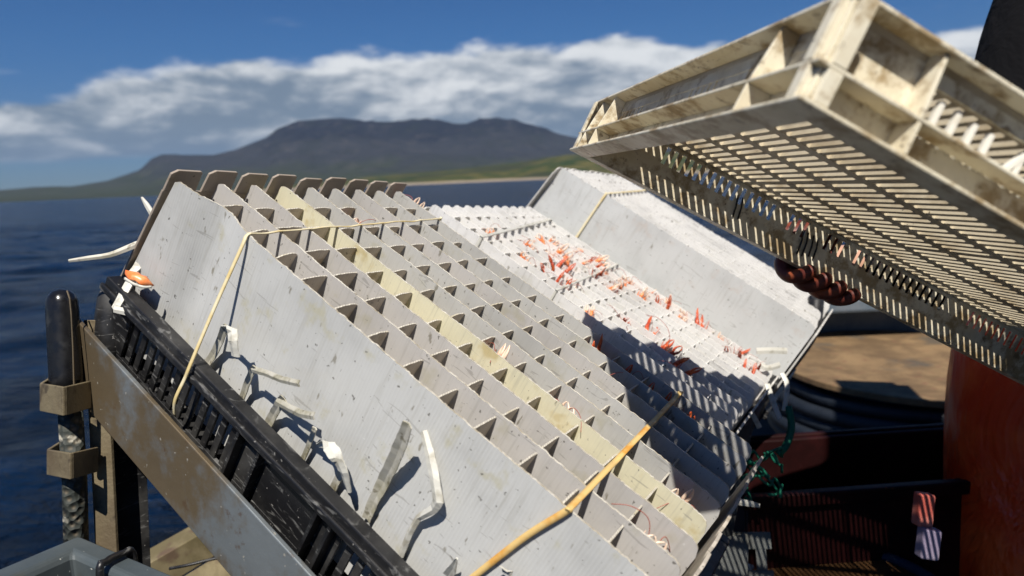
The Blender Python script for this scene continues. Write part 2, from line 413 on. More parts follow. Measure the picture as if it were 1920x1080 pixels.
def interp(tab, x):
    for (a, va), (b_, vb) in zip(tab, tab[1:]):
        if x <= b_:
            t = max(0, (x - a) / (b_ - a)); return va + (vb - va) * t
    return tab[-1][1]
def skyline(pxs):
    out = []
    for x, y in pxs:
        r = W @ Vector(((x - 960) / F, (y - 540) / F, 1)); out.append((math.atan2(r.x, r.y), r.z / math.hypot(r.x, r.y)))
    return out
def land(name, sky_tab, R0, R1, na, nr, a0, a1, prof, mt, rough, seed):
    mb = MB(); vs = []
    for i in range(na + 1):
        az_ = a0 + (a1 - a0) * i / na
        top = interp(sky_tab, az_) * R1
        for j in range(nr + 1):
            t = j / nr * 1.35; R = R0 + (R1 - R0) * t
            z = top * interp(prof, t) if t <= 1 else top * (1 - (t - 1) * 1.6)
            x, y = R * math.sin(az_), R * math.cos(az_)
            k = rough * (noise.fractal((x / 900, y / 900, seed), 1.0, 2.0, 6)) * min(1, t * 2.2) * top * (1 if t < .93 or t > 1.05 else .15)
            vs.append((x, y, z + k - 1.0 * (j == 0) * 3))
    mb.add(vs, [(i * (nr + 1) + j, (i + 1) * (nr + 1) + j, (i + 1) * (nr + 1) + j + 1, i * (nr + 1) + j + 1) for i in range(na) for j in range(nr)])
    return mb.build(name, mt, smooth=True)
def f_mtn(q, co):
    s = q.n('ShaderNodeSeparateXYZ'); q.put(s.inputs[0], co)
    n = q.noise(co, .0016, 7, .6); n2 = q.noise(q.vscale(co, (1, 1, 2)), .006, 6, .65)
    hgt = q.math('ADD', s.outputs[2], q.math('MULTIPLY', q.math('SUBTRACT', n, .5), 500))
    c = q.mix(q.ramp(hgt, 40, 330), (.030, .038, .022), (.024, .027, .036))
    c = q.mix(q.ramp(hgt, 420, 640), c, (.007, .010, .022)); c = q.mix(q.ramp(n2, .50, .66, 0, .45), c, (.055, .052, .055)); c = q.mix(q.ramp(q.noise(q.vscale(co, (1, 1, .4), (9, 4, 1)), .004, 5, .6), .52, .60, 0, .35), c, (.012, .018, .018))  # dark navy upper slopes: cloud shade put into the colour by height
    return c, None, (n2, .8, 40)
M_mtn = mat('moor_scree_cloud_shade', (.05, .05, .04), .95, fn=f_mtn, spec=.1)
def f_head(q, co):
    s = q.n('ShaderNodeSeparateXYZ'); q.put(s.inputs[0], co)
    n = q.noise(co, .009, 6, .6); n2 = q.noise(q.vscale(co, (1, 1, 3)), .003, 5, .6)
    c = q.mix(q.ramp(n, .40, .60), (.018, .038, .010), (.10, .088, .028)); c = q.mix(q.ramp(n2, .48, .58), c, (.035, .040, .018))
    rock = q.ramp(q.math('ADD', s.outputs[2], q.math('MULTIPLY', n, 10)), 17, 9)
    c = q.mix(rock, c, (.28, .23, .17))
    return c, None, (n, .6, 6)
M_head = mat('grass_and_shore_rock', (.05, .07, .03), .95, fn=f_head, spec=.1)
st = skyline([(-700, 345), (-300, 352), (0, 356), (60, 351), (130, 350), (200, 339), (262, 318), (285, 296), (305, 289), (400, 290), (440, 281), (500, 257), (520, 241), (560, 227), (600, 224), (640, 221), (665, 223), (720, 233), (780, 228), (860, 231), (940, 229), (965, 225), (985, 231), (1040, 250), (1065, 257), (1120, 262), (1200, 255), (1320, 262), (1500, 280), (1900, 290), (2600, 300)])
tag(land('mountain', st, 5200, 9500, 420, 46, st[0][0], st[-1][0], [(0, 0), (.04, .035), (.3, .20), (.55, .42), (.72, .70), (.85, .93), (1, 1)], M_mtn, .16, 1.3), kind='structure')
sh = skyline([(350, 366), (430, 357), (520, 348), (620, 338), (740, 326), (850, 316), (960, 305), (1065, 290), (1200, 285), (1400, 280), (1700, 270), (2600, 260)])
sh = [(a, e) for a, e in sh]
tag(land('headland', sh, 2600, 4300, 320, 36, sh[0][0], sh[-1][0], [(0, 0), (.02, .06), (.12, .20), (.4, .5), (1, 1)], M_head, .12, 4.1), kind='structure')
hz = MB(); hz.box((-9000, -120, -1), (9000, 13800, 1300))
mh = bpy.data.materials.new('sea_air'); mh.use_nodes = True; mh.node_tree.nodes.clear()
q = NB(mh.node_tree); pv = q.n('ShaderNodeVolumePrincipled'); pv.inputs['Color'].default_value = (.60, .78, 1, 1); pv.inputs['Density'].default_value = 2.2e-5; pv.inputs['Anisotropy'].default_value = .2
mh.node_tree.links.new(pv.outputs[0], q.n('ShaderNodeOutputMaterial').inputs['Volume'])
tag(hz.build('haze', mh), kind='stuff')

# ------------------------------------------------------------------ divider grids standing in black crates
R1 = Matrix(((0.75143, 0.48897, 0.44302), (0.55099, -0.09563, -0.82901), (-0.363, 0.86704, -0.34128)))
RB = W @ R1
T1 = Vector((-0.3243, -0.1068, 0.6748))
def box_frame(off):
    t = T1 + R1 @ Vector(off)
    return frame([RB.col[0], RB.col[1], RB.col[2]], W @ t + Vector((0, 0, H)))
LL, SS = .5655, .3328
LEAN = .20
def sheet_long(y, th, x1, zb, seed, nx=200, wav=.0, bow=None, rag=1.0, round_=.012):
    """lengthwise sheet: returns MB, material 0 faces, 1 cut edge"""
    mb = MB(); rows = 9; rng = random.Random(seed); vs = []
    jit = [rng.uniform(-1, 1) for _ in range(nx + 1)]
    for i in range(nx + 1):
        t = i / nx; xt = t * x1
        top = rag * (.0005 * jit[i] + .0007 * noise.noise((xt * 90, seed, 0)) + .0007 * noise.noise((xt * 9, seed, 5)))
        if x1 - xt < round_: top -= round_ * (1 - math.sqrt(max(0, 1 - (1 - (x1 - xt) / round_) ** 2)))
        if xt < .004: top -= .003 * (1 - xt / .004)
        for j in range(rows + 1):
            s = j / rows; z = top + (zb - top) * s ** 1.3
            x = (0.0 + LEAN * z * .95) * (1 - t) + x1 * t
            yy = y + wav * noise.noise((x * 7, z * 7, seed))
            if bow: yy += bow(x, z)
            vs.append((x, yy - th / 2, z)); vs.append((x, yy + th / 2, z))
    k = lambda i, j, s: (i * (rows + 1) + j) * 2 + s
    f0 = []; f1 = []
    for i in range(nx):
        for j in range(rows):
            f0.append((k(i, j, 0), k(i + 1, j, 0), k(i + 1, j + 1, 0), k(i, j + 1, 0))); f0.append((k(i, j, 1), k(i, j + 1, 1), k(i + 1, j + 1, 1), k(i + 1, j, 1)))
        f1.append((k(i, 0, 0), k(i, 0, 1), k(i + 1, 0, 1), k(i + 1, 0, 0))); f1.append((k(i, rows, 0), k(i + 1, rows, 0), k(i + 1, rows, 1), k(i, rows, 1)))
    for j in range(rows):
        f1.append((k(0, j, 0), k(0, j + 1, 0), k(0, j + 1, 1), k(0, j, 1))); f1.append((k(nx, j, 0), k(nx, j, 1), k(nx, j + 1, 1), k(nx, j + 1, 0)))
    mb.add(vs, f0, 0); mb.add([], [], 1)
    mb.f += f1; mb.m += [1] * len(f1)
    return mb
def sheet_cross(x, th, ncell, p, zb, seed, rec, drop, gap=.0018, per=9):
    """crosswise sheet, one arched ragged top per cell; butts between the lengthwise sheets"""
    mb = MB(); rng = random.Random(seed)
    for c in range(ncell):
        if rng.random() < .015: continue
        y0, y1 = c * p + gap + (.013 if c == 0 and x < .14 and seed < 110 else 0), (c + 1) * p - gap; n = per; vs = []
        r = rec + rng.uniform(-.0016, .0022); dl = drop * rng.choice((.3, .6, 1, 1.3, 1.9)); off = rng.uniform(-.0012, .0012); lean = rng.uniform(-.05, .05)
        for i in range(n + 1):
            t = i / n; top = -r - dl * (1 - t) ** 2 - dl * .4 * t ** 6 + rng.uniform(-.0004, .0004)
            for j, z in enumerate((top, top - .02, top - .05, zb)):
                xx = x + off + lean * (z + .02) * (1 if z > -.06 else 0) + LEAN * z * .95 * (1 - x / LL)
                vs.append((xx - th / 2, y0 + (y1 - y0) * t, z)); vs.append((xx + th / 2, y0 + (y1 - y0) * t, z))
        k = lambda i, j, s: (i * 4 + j) * 2 + s
        f0 = []; f1 = []
        for i in range(n):
            for j in range(3):
                f0 += [(k(i, j, 0), k(i + 1, j, 0), k(i + 1, j + 1, 0), k(i, j + 1, 0)), (k(i, j, 1), k(i, j + 1, 1), k(i + 1, j + 1, 1), k(i + 1, j, 1))]
            f1 += [(k(i, 0, 0), k(i, 0, 1), k(i + 1, 0, 1), k(i + 1, 0, 0)), (k(i, 3, 0), k(i + 1, 3, 0), k(i + 1, 3, 1), k(i, 3, 1))]
        for j in range(3): f1 += [(k(0, j, 0), k(0, j + 1, 0), k(0, j + 1, 1), k(0, j, 1)), (k(n, j, 0), k(n, j, 1), k(n, j + 1, 1), k(n, j + 1, 0))]
        o = len(mb.v); mb.v += vs; mb.f += [tuple(a + o for a in f) for f in f0 + f1]; mb.m += [0] * len(f0) + [1] * len(f1)
    return mb
def tab_panel(x, p, nS, zb, tabh, tabw, th=.003, seed=0, ch=.006):
    """end panel with an upright tab behind every lengthwise sheet"""
    mb = MB(); rng = random.Random(seed)
    for s in range(nS + 1):
        yc = s * p; h = tabh + rng.uniform(-.002, .0015); w = tabw * p / 2
        z0 = -.016; yc += .10 * p * (x < .1); bk_ = rng.uniform(-.05, .12)
        sx = lambda z: x + (LEAN * z * .95 if z < 0 else -bk_ * z) * (1 if x < .1 else 0)
        poly = [(sx(z0), yc - w, z0), (sx(z0), yc + w, z0), (sx(h - ch * .3), yc + w * .98, h - ch * .3), (sx(h), yc + w * .90, h), (sx(h), yc - w * .55, h), (sx(h - ch), yc - w * .95, h - ch)]
        mb.prism(poly, (-th, 0, 0))
    z1, zl = -.0162, zb
    y0, y1 = -.014, nS * p + .014
    mb.prism([(x + LEAN * z1 * .95 * (x < .1), y0, z1), (x + LEAN * z1 * .95 * (x < .1), y1, z1), (x + LEAN * zl * .95 * (x < .1), y1, zl), (x + LEAN * zl * .95 * (x < .1), y0, zl)], (-th, 0, 0))
    return mb

def grid_insert(name, off, nL, nS, mats_long, m_cross, m_edge, zb, label, bow=None, tabh=.013, rec=.0040, drop=.0032, nx=200, seed=1, rag=1.0):
    M = box_frame(off); root = empty(name, M); tag(root, label, 'divider grid', 'divider grids standing in crates')
    p = SS / nS; pl = LL / nL
    for s in range(nS + 1):
        mb = sheet_long(s * p, .0019, LL + .012 + random.uniform(-.003, .003), zb, seed * 50 + s, nx=nx, wav=.0008 if s else .0015, bow=bow if s == 0 else None, rag=rag)
        o = mb.build('side_panel' if s in (0, nS) else 'long_divider', [mats_long[s], M_wedge if m_edge is M_wedge else M_ledge], root, smooth=False)
        if s and mats_long[s] is M_yel: o['label'] = 'yellowed lengthwise divider'
    for i in range(1, nL):
        sheet_cross(i * pl, .0016, nS, p, zb + .004, seed * 90 + i, rec, drop).build('cross_divider', [m_cross, m_edge], root)
    tab_panel(-.0035, p, nS, zb, tabh, .84, seed=seed, ch=.004).build('end_panel', [M_endp if m_cross is M_cross else m_cross], root, bevel=.0004)
    tab_panel(LL + .0215, p, nS, zb, -.008, .62, seed=seed + 1, ch=.003).build('end_panel', [m_cross], root, bevel=.0004)
    return root, M

def bow1(x, z):
    # the free upper corner of the side sheet flares outward; a soft crease where the band pulls it in
    a = max(0, .085 - x) / .085
    return -.008 * a ** 1.5 * (1 + z * 2) + .010 * math.exp(-((x - .060 - z * .05) / .024) ** 2)
ml1 = [M_side, M_pink, M_pink, M_yel, M_grey, M_grey, M_pink, M_grey, M_grey]
G1, MG1 = grid_insert('divider_grid', (0, 0, 0), 13, 8, ml1, M_cross, M_edge, -.205, 'weathered grey white plastic grid with a yellowed divider, nearest and leftmost of three', bow=bow1, nx=260, seed=1, tabh=.0095)
G2, MG2 = grid_insert('divider_grid', (-.036, .491, -.041), 15, 10, [M_white] * 11, M_wcross, M_wedge, -.195, 'bright white plastic grid full of orange langoustine claws, in the middle of three', nx=150, seed=2, tabh=-.0125, rec=.0028, drop=.004, rag=1.5)
G3, MG3 = grid_insert('divider_grid', (-.026, .869, .056), 15, 10, [M_face3] + [M_white] * 10, M_wcross, M_wedge, -.205, 'tall pale plastic grid with a broad blank side, farthest of three', nx=150, seed=3, tabh=-.002, rec=.003, rag=1.8)

# --- black crates
def slotted(mb, x0, x1, z0, z1, ya, yb, slots, sw, zz0, zz1):
    """wall in the xz plane, y from ya to yb; slots = list of slot centre x"""
    mb.box((x0, ya, z0), (x1, yb, zz0)); mb.box((x0, ya, zz1), (x1, yb, z1))
    e = [x0] + [c for s in slots for c in (s - sw / 2, s + sw / 2)] + [x1]
    for a, c in zip(e[::2], e[1::2]): mb.box((a, ya + .0004, zz0), (c, yb - .0004, zz1))
def crate(name, off, label, y0=-.031, y1=.375, x0=-.028, x1=.615, zr=-.129, zb=-.225):
    M = box_frame(off); root = empty(name, M); tag(root, label, 'crate', 'black crates under the divider grids')
    mb = MB()
    # moulded rim: outward-turned lip all round
    mb.box((x0, y0, zr - .011), (x1, y0 + .0145, zr)); mb.box((x0, y1 - .016, zr - .011), (x1, y1, zr))
    mb.box((x0, y0 + .016, zr - .011), (x0 + .016, y1 - .016, zr - .0004)); mb.box((x1 - .016, y0 + .016, zr - .011), (x1, y1 - .016, zr - .0004))
    mb.box((x0 - .003, y0 - .003, zr - .0165), (x1 + .003, y0 + .001, zr - .009))
    mb.build('rim', M_black, root, bevel=.0015)
    ztop = zr - .0112
    sl = lambda a, n, pt: [a + pt * i for i in range(n)]
    for nm, ya in (('long_wall', y0 + .010), ('long_wall', y1 - .015)):
        mb = MB(); slotted(mb, x0 + .004, x1 - .004, zb, ztop, ya, ya + .004, sl(x0 + .045, 12, .0152) + sl(x0 + .375, 12, .0152), .0072, ztop - .066, ztop - .004)
        mb.build(nm, M_black, root, bevel=.0006)
    for xa in (x0 + .010, x1 - .015):
        mb = MB(); mb.box((xa, y0 + .0145, zb), (xa + .004, y1 - .0155, ztop - .060)); mb.box((xa, y0 + .0145, ztop - .012), (xa + .004, y1 - .0155, ztop))
        yy = y0 + .0145
        while yy < y1 - .03:
            mb.box((xa + .0004, yy, ztop - .060), (xa + .0036, yy + .008, ztop - .012)); yy += .016
        mb.build('short_wall', M_black, root, bevel=.0006)
    mb = MB()
    for xr in (x0 + .232, x0 + .262, x0 + .342, x0 + .360): mb.box((xr, y0 - .001, zb + .002), (xr + .004, y0 + .0096, ztop))
    for xr in (x0 + .003, x0 + .225 + .02, x1 - .018): pass
    mb.build('wall_rib', M_black, root, bevel=.0006)
    mb = MB(); mb.box((x0 + .015, y0 + .0145, zb - .004), (x1 - .016, y1 - .0155, zb - .0002)); mb.build('crate_floor', M_black, root)
    return root
C1 = crate('stacking_crate', (0, 0, 0), 'black plastic crate on the steel rail, under the nearest grid')
C2 = crate('stacking_crate', (-.036, .460, -.041), 'black plastic crate under the bright middle grid', y0=.0, y1=.40, zr=-.125, x1=.60)
C3 = crate('stacking_crate', (-.026, .845, .056), 'black plastic crate under the farthest pale grid', y0=0.005, y1=.40, zr=-.175, zb=-.28, x1=.60)
# corner handle standing at the crate's upper end
def Q1(l, s, d): return MG1 @ Vector((l, s, d))
mb = MB(); pts = [P(208, 690, .735), P(206, 640, .735), P(210, 590, .735), P(214, 560, .737), P(218, 540, .739), P(222, 529, .741)]
mb.tube(pts, [.016, .0165, .0165, .016, .0135, .006], 14)
mb.tube([P(222, 540, .745), P(240, 540, .76), P(262, 560, .775), P(285, 590, .79), P(300, 615, .80)], [.012, .013, .0125, .012, .010], 10)
o = mb.build('corner_handle', M_black, C1, smooth=True); o.matrix_parent_inverse = C1.matrix_world.inverted()

# ------------------------------------------------------------------ bands and loose strips
def world_obj(mb, name, m, label=None, cat=None, group=None, **kw):
    o = mb.build(name, m, **kw)
    c = Vector((0, 0, 0))
    for v in o.data.vertices: c += v.co
    c /= max(1, len(o.data.vertices))
    o.data.transform(Matrix.Translation(-c)); o.location = c
    if label: tag(o, label, cat, group)
    return o
def smooth_pts(pts, n=6):
    pts = [Vector(p) for p in pts]; out = []
    for i in range(len(pts) - 1):
        p0, p1, p2, p3 = pts[max(0, i - 1)], pts[i], pts[i + 1], pts[min(len(pts) - 1, i + 2)]
        for k in range(n):
            t = k / n; out.append(.5 * ((2 * p1) + (p2 - p0) * t + (2 * p0 - 5 * p1 + 4 * p2 - p3) * t * t + (3 * p1 - p0 - 3 * p2 + p3) * t ** 3))
    out.append(pts[-1]); return out
GB = 'rubber bands round the divider grids'
p = SS / 8
def band(pts, wd, w, m, label, th=.0014, n=5):
    mb = MB(); mb.ribbon(smooth_pts(pts, n), wd, w, th); return world_obj(mb, 'rubber_band', m, label, 'band', GB, smooth=True)
Ld, Sd, Dd = RB.col[0], RB.col[1], RB.col[2]
ptsu = [Q1(.128, -.0335, -.190), Q1(.1285, -.0400, -.168), Q1(.1280, -.0370, -.142), Q1(.1270, -.0355, -.1275), Q1(.1165, -.021, -.068), Q1(.1075, -.0065, -.012), Q1(.1045, -.003, -.002), Q1(.104, .0, .0014)]
for k in range(0, 9):
    if k: ptsu.append(Q1(.104 - .0028 * k, p * k - .003, .0016))
    ptsu.append(Q1(.104 - .0028 * k, p * k + .003, .0016))
    if k < 8: ptsu.append(Q1(.104 - .0028 * (k + .5), p * (k + .5), .0003 + .001 * (k % 3)))
ptsu += [Q1(.08, SS + .006, -.002), Q1(.08, SS + .008, -.05)]
mb = MB(); band(ptsu, [(Ld * .9 + Dd * (.4 if i > 30 else .1)) for i in range(200)], .0035, M_band, 'cream rubber band over the upper end of the nearest grid', n=5)
ptsl = [Q1(.452, -.0045, -.112), Q1(.462, -.0045, -.075), Q1(.473, -.004, -.037), Q1(.4865, -.0032, -.001), Q1(.4872, .0, .0016)]
for k in range(1, 8):
    ptsl.append(Q1(.4875 - .0016 * k, p * k, .0018))
    if k in (2, 5): ptsl.append(Q1(.4865 - .0016 * k, p * (k + .5), -.001))
ptsl += [Q1(.475, SS - .02, -.001), Q1(.474, SS + .005, .001), Q1(.474, SS + .009, -.03)]
band(ptsl, [(Ld * .85 + Dd * .3) for i in range(200)], .0053, M_amber, 'amber yellow rubber band across the lower end of the nearest grid')
def Q2(l, s, d): return MG2 @ Vector((l, s, d))
def Q3(l, s, d): return MG3 @ Vector((l, s, d))
band([Q2(.108, -.004, -.03), Q2(.108, -.002, .001)] + [Q2(.108 - .006 * k, SS / 8 * k, .0022) for k in range(9)] + [Q2(.06, SS + .004, -.02)], Ld, .0065, M_wstrip, 'pale band over the upper end of the bright middle grid')
band([Q2(.262, -.004, -.03), Q2(.262, -.002, .001)] + [Q2(.262 - .004 * k, SS / 8 * k, .0022) for k in range(9)] + [Q2(.23, SS + .004, -.02)], Ld, .004, M_wstrip, 'thin pale band across the centre of the bright middle grid')
band([Q3(.10, -.004, -.14), Q3(.107, -.0035, -.05), Q3(.112, -.003, .0), Q3(.112, .002, .0022)] + [Q3(.112 - .004 * k, SS / 8 * k, .0022) for k in range(1, 9)] + [Q3(.08, SS + .004, -.02)], Ld, .005, M_band, 'thin cream band down the blank side of the farthest grid')

GS = 'loose plastic strips sticking out beside the nearest grid'
def strip(pts, w, wd, m, label, th=.0016, cup=.0012, n=4):
    mb = MB(); mb.ribbon(smooth_pts(pts, n) if n > 1 else pts, wd, w, th, cup=cup); return world_obj(mb, 'plastic_strip', m, label, 'plastic strip', GS)
def S1(x, y, out):
    """point of the side panel's plane seen at (x, y), moved out from the panel by `out` metres"""
    r = W @ Vector(((x - 960) / F, (y - 540) / F, 1)); o = Vector((0, 0, H)); n = Sd; p0 = MG1.translation - Sd * out
    t = (p0 - o).dot(n) / r.dot(n); return o + r * t
wl = Ld * .8 + Dd * .2
def bent(pp, w, m, label, wd=None, **kw):
    rg = random.Random(pp[0][0]); base = [S1(*a) for a in pp]; pts = []
    for a_, b_ in zip(base, base[1:]):
        for k in range(5): pts.append(a_.lerp(b_, k / 5) + Vector((rg.uniform(-1, 1), rg.uniform(-1, 1), rg.uniform(-1, 1))) * .00012)
    pts.append(base[-1]); ws = [q_ * .95 * rg.uniform(.93, 1.04) for q_ in resamp(w, len(pts))]
    strip(pts, ws, wd or wl, m, label, n=1, th=.0012, **kw)
bent([(376, 700, .006), (400, 665, .008), (412, 640, .012), (420, 618, .022), (426, 614, .028)], .009, M_strip, 'brownish plastic strip folded over at the top, upper left on the blank side', wd=Ld)
bent([(424, 617, .024), (436, 618, .032), (438, 640, .036), (442, 668, .034)], .011, M_wstrip, 'short bright white strip end folded down, above the crate rim')
bent([(452, 752, .008), (462, 722, .012), (472, 697, .020), (478, 690, .026)], .0075, M_strip, 'olive strip stub rising to the long dry strip tip', wd=Ld)
bent([(474, 692, .022), (500, 700, .030), (530, 712, .038), (562, 719, .044)], .006, M_strip, 'dry twisted strip pointing right, upper of the two level ones', wd=Dd)
bent([(500, 800, .007), (512, 778, .010), (525, 755, .018), (532, 748, .024)], .010, M_strip, 'pale strip stub below the level ones', wd=Ld)
bent([(520, 752, .020), (545, 766, .026), (565, 776, .032), (590, 780, .038)], .007, M_strip, 'grey hollow strip pointing right, lower of the two level ones', wd=Dd)
bent([(566, 865, .007), (577, 840, .009), (586, 815, .012), (590, 803, .014)], .0055, M_strip, 'thin dark strip with a pointed white tip', wd=Ld)
bent([(595, 835, .014), (614, 832, .022), (632, 858, .026), (645, 885, .024), (655, 922, .018)], [.004, .011, .013, .011, .005], M_wstrip, 'ragged white strip lying split open beside the crate rim')
bent([(622, 922, .006), (630, 905, .008), (640, 885, .010)], .008, M_strip, 'short grey strip stub behind the ragged white one', wd=Ld)
bent([(686, 975, .006), (700, 940, .008), (718, 905, .010), (735, 870, .018), (752, 830, .026), (764, 796, .032)], [.010, .011, .0125, .013, .013, .010], M_strip, 'broad olive brown strip with a rounded tip, largest on the blank side', wd=Ld, cup=.002)
bent([(795, 808, .004), (806, 850, .008), (815, 895, .012), (822, 940, .014), (814, 954, .012), (785, 970, .010), (768, 1000, .009), (752, 1042, .007)], [.006, .0085, .0095, .010, .008, .006, .006, .006], M_wstrip, 'long translucent white strip kinked like an elbow', wd=Ld, cup=.002)
bent([(838, 1082, .006), (848, 1068, .012), (856, 1048, .018)], [.010, .008, .002], M_wstrip, 'white pointed strip tip at the bottom edge, left one', wd=Ld)
bent([(940, 1066, .010), (958, 1078, .014), (975, 1095, .010)], [.006, .008, .006], M_strip, 'dull strip tip at the bottom edge, right one', wd=Ld)
# strips hanging off the upper left end
def freestrip(pix, w, m, label, wd, cup=.001, th=.0016):
    strip([P(*a) for a in pix], w, wd, m, label, n=3, cup=cup, th=th)
up = W @ Vector((0, -1, 0)); rt = W @ Vector((1, 0, 0))
freestrip([(130, 489, .69), (165, 484, .69), (205, 478, .695), (235, 467, .70), (262, 456, .705), (279, 453, .71)], [.003, .0045, .005, .006, .0065, .006], M_strip, 'long curled strip pointing left over the water', up)
freestrip([(266, 370, .70), (276, 385, .70), (288, 405, .70), (297, 420, .70)], [.002, .005, .006, .006], M_wstrip, 'short pale strip spike above the water', rt)
freestrip([(280, 456, .712), (270, 478, .712), (258, 500, .71), (247, 512, .705)], [.007, .010, .009, .008], M_wstrip, 'white strip folding down from the upper left edge', rt)
freestrip([(243, 530, .70), (232, 550, .695), (220, 572, .69), (214, 579, .69)], [.009, .009, .008, .006], M_wstrip, 'ribbed white strip running down over the black handle', rt)
freestrip([(214, 580, .688), (240, 585, .69), (268, 592, .695), (298, 601, .70)], [.006, .0075, .009, .003], M_wstrip, 'white strip lying flat along the black handle', up)
# claw shell lying on the strips
mb = MB(); mb.ribbon(smooth_pts([P(238, 512, .695), P(247, 516, .692), P(260, 522, .690), P(273, 529, .692), P(285, 536, .697)], 5), (W @ Vector((.3, -.6, .75))), [.004, .008, .012, .009, .012, .007, .002], .0025, cup=.003)
o = world_obj(mb, 'crab_shell', M_shell, 'orange piece of shell caught on the strips at the upper left', 'shell', smooth=True)
mb = MB(); mb.ribbon(smooth_pts([P(234, 522, .686), P(250, 532, .681), P(268, 538, .681), P(284, 538, .686)], 4), rt * .2 + up, .0026, .0015); o2 = world_obj(mb, 'shell_edge', M_wstrip, smooth=True)
o2.parent = o; o2.matrix_parent_inverse = Matrix.Translation(-Vector(o.location))

# ------------------------------------------------------------------ langoustines
def lang_mesh(seed, m, tall=1.0, curl=1.0, spread=1.0):
    rng = random.Random(seed); mb = MB()
    # carapace and rostrum standing in the cell
    mb.tube(smooth_pts([(0, 0, -.060), (0, 0, -.045), (0, .001, -.030), (0, .002, -.016), (0, .002, -.006), (0, .001, .004)], 2), [.006, .007, .0078, .0082, .0085, .0085, .0078, .007, .0055, .003, .001], 9)
    for sx in (-1, 1):
        a = rng.uniform(.6, 1.2) * spread; h = tall * rng.uniform(.85, 1.2)
        base = [(sx * .004, .001, -.012), (sx * .008 * a, -.002, -.002), (sx * .010 * a, -.003, .007 * h), (sx * .0105 * a, -.003, .013 * h)]
        mb.tube(smooth_pts(base, 3), [.0025, .0028, .003, .0032, .0036, .004, .0042, .0042, .004, .0034], 8)
        # two fingers of the claw
        for fx in (-1, 1):
            k = curl * rng.uniform(.7, 1.3)
            pts = [(sx * .0105 * a + fx * .0012, -.003, .012 * h), (sx * .0105 * a + fx * .0035 * k, -.003, .018 * h), (sx * .0105 * a + fx * .0032 * k, -.003, .024 * h), (sx * .0105 * a + fx * .0006, -.0025, .030 * h)]
            mb.tube(smooth_pts(pts, 3), [.0021, .0022, .0022, .0021, .0019, .0017, .0014, .0011, .0008, .0003], 7)
    # walking legs
    for k in range(7):
        a = rng.uniform(0, 6.28); mb.tube(smooth_pts([(0, 0, -.014), (.007 * math.cos(a), .007 * math.sin(a), -.002), (.015 * math.cos(a), .015 * math.sin(a), .008 + rng.uniform(0, .014))], 3), [.0010, .0011, .0011, .0010, .0008, .0006, .0003], 5)
    me = mb.build('langoustine', m, smooth=True)
    ab = MB()
    for sx in (-1, 1):
        a = rng.uniform(-1, 1); L = rng.uniform(.03, .05)
        ab.tube(smooth_pts([(sx * .002, .002, 0), (sx * .006, .004, L * .35), (sx * .015 + a * .01, .008, L * .6), (sx * .03 + a * .02, .01, L * .55), (sx * .042 + a * .02, .012, L * .3)], 4), .00042, 5)
    an = ab.build('antenna', M_ant, me, smooth=True)
    return me
protos = [lang_mesh(1, M_shell, 1.0), lang_mesh(5, M_shell2, 1.15, .7, 1.3), lang_mesh(9, M_shell, .8, 1.5, .8), lang_mesh(13, M_shell2, .9, 1.0, 1.0)]
used = set(); 
ORD = ['first', 'second', 'third', 'fourth', 'fifth', 'sixth', 'seventh', 'eighth', 'ninth', 'tenth', 'eleventh', 'twelfth', 'thirteenth', 'fourteenth', 'fifteenth']
def put_lang(M, nL, nS, i, j, k, rz, tx, ty, scale, gname, dz=-.004):
    src = protos[k]
    if k in used:
        o = src.copy(); COL.objects.link(o)
        for ch in list(src.children):
            c = ch.copy(); COL.objects.link(c); c.parent = o
    else: o = src; used.add(k)
    L = M @ Matrix.Translation(((i + .5) * LL / nL, (j + .45) * SS / nS, dz)) @ Matrix.Rotation(rz, 4, 'Z') @ Matrix.Rotation(tx, 4, 'X') @ Matrix.Rotation(ty, 4, 'Y') @ Matrix.Scale(scale, 4)
    o.matrix_world = L
    colr = 'dark red' if k in (1, 3) else 'orange'
    tag(o, f'{colr} langoustine, {ORD[i]} cell down, {ORD[j]} row across in the {gname} grid', 'langoustine', 'langoustines poking out of the grids')
rng = random.Random(11)
cells2 = []
for i, j, k in [(2, 1, 2), (3, 3, 2), (3, 6, 0), (4, 7, 0), (4, 4, 2), (4, 8, 2), (5, 2, 1), (5, 3, 1), (6, 1, 1), (6, 2, 0), (6, 5, 1), (6, 6, 1), (6, 7, 0), (5, 6, 0), (5, 7, 1), (5, 8, 0), (5, 9, 0), (7, 5, 0), (7, 6, 0), (7, 7, 0), (7, 8, 2), (8, 7, 0), (8, 8, 0), (8, 9, 0), (9, 8, 1), (9, 9, 0), (10, 8, 0), (10, 9, 0), (11, 9, 1), (12, 9, 0), (13, 8, 1), (13, 9, 1), (14, 8, 1), (14, 7, 1), (8, 0, 0), (9, 2, 3), (12, 1, 1), (4, 1, 2), (3, 5, 2), (10, 3, 1), (11, 2, 3), (4, 5, 0), (5, 4, 2)]:
    put_lang(MG2, 15, 10, i, j, k, rng.uniform(0, 6.28), rng.uniform(-.8, .8), rng.uniform(-.8, .8), rng.uniform(.5, 1.0), 'middle', dz=-.010)
for i, j, k in [(7, 3, 0), (9, 3, 2), (12, 3, 0), (12, 1, 2), (1, 4, 2), (0, 8, 0), (10, 7, 1), (9, 7, 3), (8, 7, 1), (11, 7, 3)]:
    put_lang(MG1, 13, 8, i, j, k, rng.uniform(0, 6.28), rng.uniform(-.25, .25), rng.uniform(-.25, .25), rng.uniform(.75, .95), 'nearest', dz=-.027)

